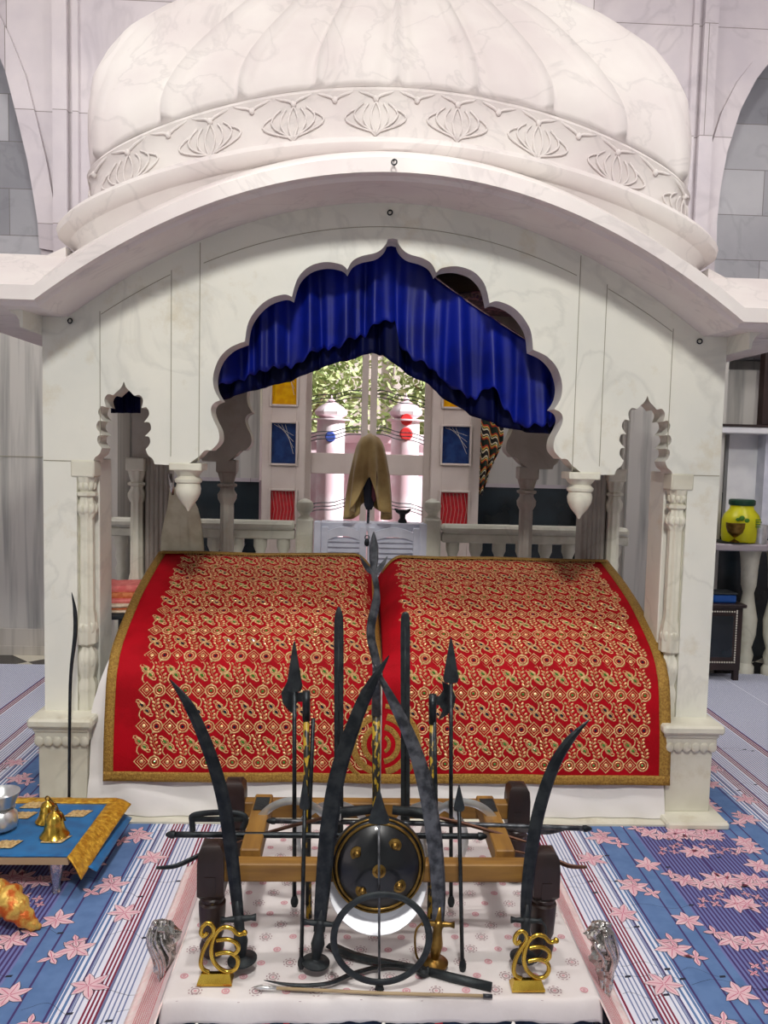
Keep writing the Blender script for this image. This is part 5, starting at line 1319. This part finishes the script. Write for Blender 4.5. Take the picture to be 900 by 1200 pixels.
tail('dark curved bow tip poking out past the left front leg', [(183, 1017), (205, 1015), (228, 1005), (248, 994), (275, 986), (300, 984)], 2.28, 2.38, 'iron')
tail('brown curved bow tip poking out past the right front leg', [(688, 1016), (668, 1015), (650, 1008), (630, 1003), (605, 998), (580, 992)], 2.28, 2.38, 'bronze')
def dhandle():
    Y = 2.42; t = thing('punch_dagger', 'black iron dagger frame with square handle resting at the left of the stand', 'dagger', tuple(P(225, 972, Y)))
    b = MB(); pts = px2([(226, 974), (225, 962), (226, 956), (240, 953), (262, 952), (282, 954), (288, 960), (284, 972)], Y); b.tube(catmull(pts, 4), .009, 8, flat=.6); part(b, 'handle_frame', 'iron_matte', t, smooth=True)
    b = MB(); b.tube(px2([(226, 960), (285, 960)], Y), .0085, 8, flat=.6); part(b, 'hand_bar', 'iron_matte', t, smooth=True)
dhandle()
b = MB(); blade(b, px2([(590, 966), (612, 970), (640, 974), (662, 973)], 2.44), [.006, .02, .014, .001], .005, nrm=(0, 1, .5)); one(b, 'dagger_blade', 'iron_grey', 'short dark dagger blade lying behind the right curved sword', 'dagger', smooth=math.radians(20))
# things lying on the cloth before the stand
def lying(pxs): return [G(x, y, ZT + .012) for x, y in pxs]
t = thing('broad_scabbard', 'flat black scabbard lying on the cloth behind the iron ring', 'scabbard', tuple(G(480, 1125, ZT)))
b = MB(); blade(b, lying([(386, 1108), (415, 1120), (450, 1128), (500, 1137)]), [.02, .02, .018, .012], .007, nrm=(0, .3, 1)); part(b, 'flat_sheath', 'iron_matte', t, smooth=math.radians(20))
b = MB(); b.tube(lying([(498, 1137), (535, 1147), (576, 1157)]), [.011, .012, .0125], 14); part(b, 'round_grip', 'iron_matte', t, smooth=True)
b = MB(); b.lathe([(.013, 0), (.018, .005), (.018, .012), (.01, .018)], G(496, 1142, ZT + .004), 14); part(b, 'collar_knob', 'iron', t, smooth=SM)
t = thing('thin_curved_blade', 'thin curved black blade lying on the cloth under the iron ring', 'sword', tuple(G(310, 1150, ZT)))
b = MB(); blade(b, [q + Vector((0, 0, .003)) for q in lying([(309, 1150), (345, 1156), (385, 1154), (415, 1142), (455, 1133), (498, 1137)])], [.001, .007, .009, .01, .01, .009], .004, nrm=(0, .3, 1)); part(b, 'blade', 'iron', t, smooth=math.radians(20))
b = MB(); b.lathe([(.004, -.004), (.012, 0), (.012, .006), (.004, .01)], G(500, 1138, ZT + .014), 12, axis=(1, -.1, 0)); part(b, 'tang_ring', 'iron_matte', t, smooth=SM)
t = thing('long_arrow', 'long wooden arrow with steel tip lying along the front of the cloth', 'arrow', tuple(G(440, 1165, ZT)))
b = MB(); b.tube(lying([(322, 1158), (450, 1164), (566, 1167)]), .0042, 8); part(b, 'arrow_shaft', mat('pale_bamboo', (168, 146, 112), .6), t, smooth=True)
b = MB(); b.tube(lying([(297, 1157), (306, 1157.3), (312, 1157.8), (324, 1158)]), [.0008, .007, .005, .005], 8); part(b, 'steel_tip', 'steel', t, smooth=True)
b = MB(); b.tube(lying([(566, 1167), (577, 1167.5)]), .0052, 8); part(b, 'end_ferrule', 'iron_grey', t, smooth=True)
P = _P0
# tall thin sword leaning on the left pedestal
t = thing('slim_sword', 'tall slim black sword leaning against the left marble pedestal', 'sword', tuple(P(82, 924, 3.34)))
b = MB(); blade(b, px2([(81, 985), (81, 925), (81.5, 850), (83, 790), (88, 745), (88, 718), (84, 694)], 3.3, 3.36), [.006, .006, .0065, .007, .009, .009, .001], .005); part(b, 'blade', 'iron', t, smooth=math.radians(20))
b = MB(); b.lathe([(.01, 0), (.012, .01), (.007, .03)], P(81, 985, 3.3) * 1, 12); part(b, 'tip_cap', 'iron_matte', t, smooth=SM)

# ------------------------------------------------------------------ brass Ek Onkar signs
def sign(px0, py0, label, flip=0, sc_=1.0):
    z0 = ZT + .006
    base = Vector((G(px0, py0, z0).x, G(px0, py0, z0).y, z0))
    k = base.y * 1.05 / 940 / 4.5 * sc_
    t = thing('brass_sign', label, 'ornament', tuple(base), 'brass signs at the front corners of the cloth')
    def q(pts): return [base + Vector(((x - 675) * k, 0, (470 - y) * k)) for x, y in pts]
    r = .0058
    b = MB(); b.tube(catmull(q([(628, 205), (610, 222), (596, 205), (604, 172), (632, 152), (656, 170), (660, 205), (630, 255), (606, 310), (596, 370), (610, 405), (640, 420)]), 6), r, 10)
    part(b, 'numeral_stroke', 'brass', t, smooth=True)
    b = MB(); b.tube(catmull(q([(818, 206), (796, 214), (776, 204), (756, 182), (718, 174), (684, 194), (660, 240), (650, 300), (660, 355), (690, 395), (730, 416), (768, 408), (788, 375), (782, 338), (752, 316), (715, 312), (672, 322)]), 6), r, 10)
    b.tube(catmull(q([(768, 322), (788, 300), (786, 270), (760, 248), (725, 240), (676, 246)]), 6), r, 10)
    b.ball(q([(822, 205)])[0], r * 1.35, 10, 6)
    part(b, 'letter_stroke', 'brass', t, smooth=True)
    b = MB(); x0, x1 = base.x - 92 * k, base.x + 88 * k
    b.loft([[(x0, base.y - .02, z0), (x1, base.y - .02, z0), (x1, base.y + .02, z0), (x0, base.y + .02, z0)], [(x0, base.y - .02, z0 + .006), (x1, base.y - .02, z0 + .006), (x1, base.y + .02, z0 + .006), (x0, base.y + .02, z0 + .006)],
            [(x0 + .008, base.y - .006, z0 + 48 * k), (x1 - .008, base.y - .006, z0 + 48 * k), (x1 - .008, base.y + .006, z0 + 48 * k), (x0 + .008, base.y + .006, z0 + 48 * k)]])
    part(b, 'plinth', 'brass', t, smooth=math.radians(20))
sign(253, 1150, 'brass Ek Onkar sign on the cloth by the left sword pommel')
sign(618, 1157, 'brass Ek Onkar sign on the cloth by the right front leg of the stand', sc_=.98)

# wrapped silver ornaments at the table corners
def wrapped(px, py0, py1, Y, label, seed, lean):
    a = P(px + lean, py1, Y); c = P(px, py0, Y); t = thing('wrapped_ornament', label, 'ornament', tuple(a), 'plastic wrapped silver ornaments beside the low table')
    b = MB(); n = 26; m = 26; rings = []
    prof_ = [(0, .012), (.1, .016), (.25, .02), (.42, .026), (.6, .034), (.75, .037), (.88, .034), (.96, .024), (1, .008)]
    for j in range(m + 1):
        v = j / m; o = a.lerp(c, v); r = interp(prof_, v); ring = []
        for i in range(n):
            an = 2 * PI * i / n; w = 1 + .6 * nz(math.cos(an) * 1.5 + seed, v * 6, math.sin(an) * 1.5) + .5 * nz(math.cos(an) * 4 + seed, v * 16, math.sin(an) * 4)
            ring.append(o + Vector((r * w * math.cos(an), r * w * .8 * math.sin(an), .006 * nz(an * 2, v * 10, seed))))
        rings.append(ring)
    b.loft(rings, True, True); part(b, 'wrapped_body', 'silver', t, smooth=math.radians(24))
    b = MB(); rr = random.Random(seed)
    for q in range(5):
        v0 = rr.uniform(.25, .5); v1 = rr.uniform(.8, .98); an = rr.uniform(3.4, 6.0)
        pts = [a.lerp(c, v0 + (v1 - v0) * i / 5) + Vector((interp(prof_, v0 + (v1 - v0) * i / 5) * 1.15 * math.cos(an + .3 * math.sin(i)), interp(prof_, v0 + (v1 - v0) * i / 5) * .95 * math.sin(an), 0)) for i in range(6)]
        b.tube(catmull(pts, 3), [.002 + .0045 * math.sin(PI * i / 15) for i in range(16)], 8)
    for q in (-.016, .012): b.ball(c + Vector((q, -.012, -.002)), .009, 10, 6)
    part(b, 'raised_folds', 'silver', t, smooth=True)
wrapped(190, 1078, 1170, 2.19, 'crumpled silver wrapped ornament at the left edge of the low table', 3, 6)
wrapped(705, 1080, 1168, 2.19, 'crumpled silver wrapped ornament at the right edge of the low table', 11, 5)

# ------------------------------------------------------------------ blue velvet table at the left
def velvet():
    z = .15
    A = G(126, 943, z); B = G(80, 1004, z); Cc = G(0, 937, z)
    xr = (A.x + B.x) / 2; yb = A.y; yf = B.y; x0 = xr - .75
    ang_ = math.atan2(B.x - A.x, A.y - B.y)
    t = thing('velvet_table', 'low table covered in blue velvet with a wide gold brocade border', 'table', (xr, yf, 0))
    def tx(u, y): return u + (y - yf) / (yb - yf) * (A.x - B.x)
    xr = B.x
    b = MB(); b.add([(x0, yf, z - .03), (xr, yf, z - .03), (tx(xr, yb), yb, z - .03), (x0, yb, z - .03), (x0, yf, z - .004), (xr, yf, z - .004), (tx(xr, yb), yb, z - .004), (x0, yb, z - .004)], [(0, 1, 2, 3), (4, 5, 6, 7), (0, 1, 5, 4), (1, 2, 6, 5), (2, 3, 7, 6), (3, 0, 4, 7)])
    part(b, 'table_board', mat('pale_board', (176, 150, 118), .6), t)
    b = MB(); b.grid(lambda u, v: (x0 + (tx(xr, yf + (yb - yf) * v) - x0) * u, yf + (yb - yf) * v, z + .002 * nz(u * 6, v * 5)), 40, 30); vt = part(b, 'velvet_top', 'velvet', t, smooth=True, solid=.004)
    # brocade border: right side falls beyond the board, back strip
    w = .085
    b = MB(); D1 = G(148, 952, z - .02); D2 = G(84, 1030, .09)
    def fr(u, v):
        y = yf - .01 + (yb + .05 - yf + .01) * v; p = Vector((tx(xr, y), y, z + .004)); o = Vector((tx(xr, y) + .085 - .03 * (1 - v), y - .02, z - .012 - .055 * (1 - v) ** 1.5))
        q = p.lerp(o, u); q.z += .008 * math.sin(u * PI) + .002 * nz(v * 20, u * 4); return q
    b.grid(fr, 10, 50)
    def fb(u, v):
        x = x0 + (tx(xr, yb) + .02 - x0) * u; y = yb + (.06) * v; return (x, y + .006 * nz(u * 9, 1), z + .004 + .006 * math.sin(PI * v) + .003 * nz(u * 30, v * 3) - .005 * v)
    b.grid(fb, 50, 8); part(b, 'brocade_border', 'brocade', t, smooth=True, solid=.005)
    b = MB()
    b.grid(lambda u, v: (tx(xr, yf + (yb - yf) * v) + .09 * u, yf + .03 + (yb - yf) * v, z - .02 - .05 * u), 4, 20); part(b, 'velvet_fall', 'velvet', t, smooth=True, solid=.003)
    for px, py in ((27, 957), (92, 955), (66, 985), (8, 991), (40, 945)):
        c = G(px, py, z); b = MB()
        b.grid(lambda u, v: (c.x + (u - .5) * .075 + (v - .5) * .02, c.y + (v - .5) * .055, z + .006 + .002 * math.sin(u * 22) * math.sin(v * 18)), 14, 12); part(b, 'gold_patch', 'gold_thread', vt, smooth=True, solid=.003)
    for (px, py, Y) in ((66, 1042, yf + .03), (-30, 1042, yf + .03)):
        x = P(px, 1030, Y).x; b = MB(); b.lathe([(.018, 0), (.013, .02), (.02, .05), (.026, .085), (.03, .12)], (x, Y, .005), 16, flute=.25, nf=5); part(b, 'leg', 'silver', t, smooth=SM)
    # bells
    for px, py, s_, lb in ((64, 979, 1.0, 'larger brass hand bell standing in front on the blue velvet'), (56, 962, .86, 'smaller brass hand bell behind the larger one on the blue velvet')):
        c = G(px, py, z + .006); tt = thing('hand_bell', lb, 'bell', tuple(c), 'brass bells on the velvet')
        b = MB(); b.lathe([(.05, 0), (.053, .003), (.046, .012), (.038, .025), (.033, .05), (.031, .068), (.024, .082), (.01, .09), (.008, .094)], c, 32, sx=s_, sy=s_)
        b.v = [(c.x + (x - c.x), y, c.z + (zz - c.z) * s_) for x, y, zz in b.v]; part(b, 'bell_body', 'brass', tt, smooth=SM)
        b = MB(); b.ring(c + Vector((0, 0, .102 * s_)), .011 * s_, .0028, (.3, 1, 0), 24, 8); b.tube([c + Vector((.01, 0, .1 * s_)), c + Vector((.03, -.005, .085 * s_)), c + Vector((.042, -.008, .06 * s_))], .004 * s_, 8); part(b, 'bell_loop', 'brass_old', tt, smooth=True)
    # bowls
    c = G(2, 972, z + .006); zz = c.z
    for i, (h, r, lb) in enumerate(((.085, .058, 'rounded steel pot on the velvet table, lower of the two'), (.06, .063, 'flared steel bowl stacked on the rounded steel pot'))):
        c2 = Vector((c.x, c.y, zz))
        pr = [(r * .6, 0), (r * .9, .012), (r * 1.0, .35 * h), (r * .95, .7 * h), (r * .72, .9 * h), (r * .85, h), (r * .82, h), (r * .68, .88 * h), (r * .85, .4 * h), (r * .5, .02)] if i == 0 else [(r * .5, 0), (r * .72, .008), (r * .85, .5 * h), (r * 1.05, h), (r * 1.02, h), (r * .8, .45 * h), (r * .5, .015)]
        b = MB(); b.lathe(pr, c2, 36); one(b, 'steel_bowl' if i else 'steel_pot', 'steel', lb, 'bowl' if i else 'pot', smooth=SM); zz += h
velvet()
def bundle():
    t = thing('brocade_bundle', 'orange and gold brocade covered armrest at the bottom left corner', 'bolster', tuple(G(10, 1070, 0)))
    b = MB(); pts = [G(-60, 1062, .1), G(-25, 1054, .11), G(0, 1052, .1), G(14, 1060, .085), G(28, 1074, .05), G(40, 1084, .022), G(48, 1086, .012)]
    b.tube(catmull([p + Vector((0, 0, .0)) for p in pts], 6), [.056 * interp([(0, 1), (.45, .95), (.65, .6), (.85, .3), (1, .12)], i / 36) * (1 + .1 * math.sin(i * 1.3)) for i in range(37)], 20); part(b, 'brocade_cover', 'orange_brocade', t, smooth=True)
    b = MB()
    for i in range(5): b.ring(catmull(pts, 6)[10 + i * 5], .046 - i * .007, .003, (1, -.1, -.3), 24, 6)
    part(b, 'gold_seam', 'brocade', t, smooth=True)
bundle()

# ------------------------------------------------------------------ light
w = bpy.data.worlds.new('world'); sc.world = w; w.use_nodes = True
bg = w.node_tree.nodes['Background']; bg.inputs[0].default_value = (.93, .96, 1.0, 1); bg.inputs[1].default_value = .33
def area(name, loc, target, size, power, colr, sy=None):
    l = bpy.data.lights.new(name, 'AREA'); l.energy = power; l.color = colr; l.size = size
    if sy: l.shape = 'RECTANGLE'; l.size_y = sy
    o = bpy.data.objects.new(name, l); col.objects.link(o); o.location = loc
    o.rotation_euler = (Vector(target) - Vector(loc)).to_track_quat('-Z', 'Y').to_euler(); return o
area('ceiling_lamp_front', (.1, -.7, 4.5), (.2, 3.4, 1.2), .45, 150, (1, .98, .94))
l = bpy.data.lights.new('ceiling_downlight', 'SPOT'); l.energy = 215; l.color = (1, .97, .93); l.spot_size = math.radians(58); l.spot_blend = .6; l.shadow_soft_size = .09
o = bpy.data.objects.new('ceiling_downlight', l); col.objects.link(o); o.location = (.1, 2.25, 5.1); o.rotation_euler = (0, 0, 0)
area('fill_light_left', (-3.2, 2.6, 4.9), (-1.2, 6, 3.4), .8, 42, (1, .96, .97))  # added fill, no lamp known here; lifts the upper wall
area('fill_light_right', (3.4, 2.6, 4.9), (1.6, 6, 3.4), .8, 42, (1, .96, .97))  # twin fill, likewise added to brighten the upper wall at right
area('fill_light_rear', (.2, 5.5, 5.0), (.2, 6.5, .4), 1.2, 50, (.97, .98, 1))  # added fill in place of window daylight on gates and shutters
sun = bpy.data.lights.new('sun', 'SUN'); sun.energy = 9; sun.angle = .02; so = bpy.data.objects.new('sun', sun); col.objects.link(so)
so.rotation_euler = Vector((-.8, .3, -.5)).to_track_quat('-Z', 'Y').to_euler(); so.location = (8, 2, 8)
vs = sc.view_settings; sc.display_settings.display_device = 'sRGB'
vs.view_transform = 'Standard'; vs.look = 'None'; vs.gamma = 1; vs.use_curve_mapping = False; vs.exposure = .0
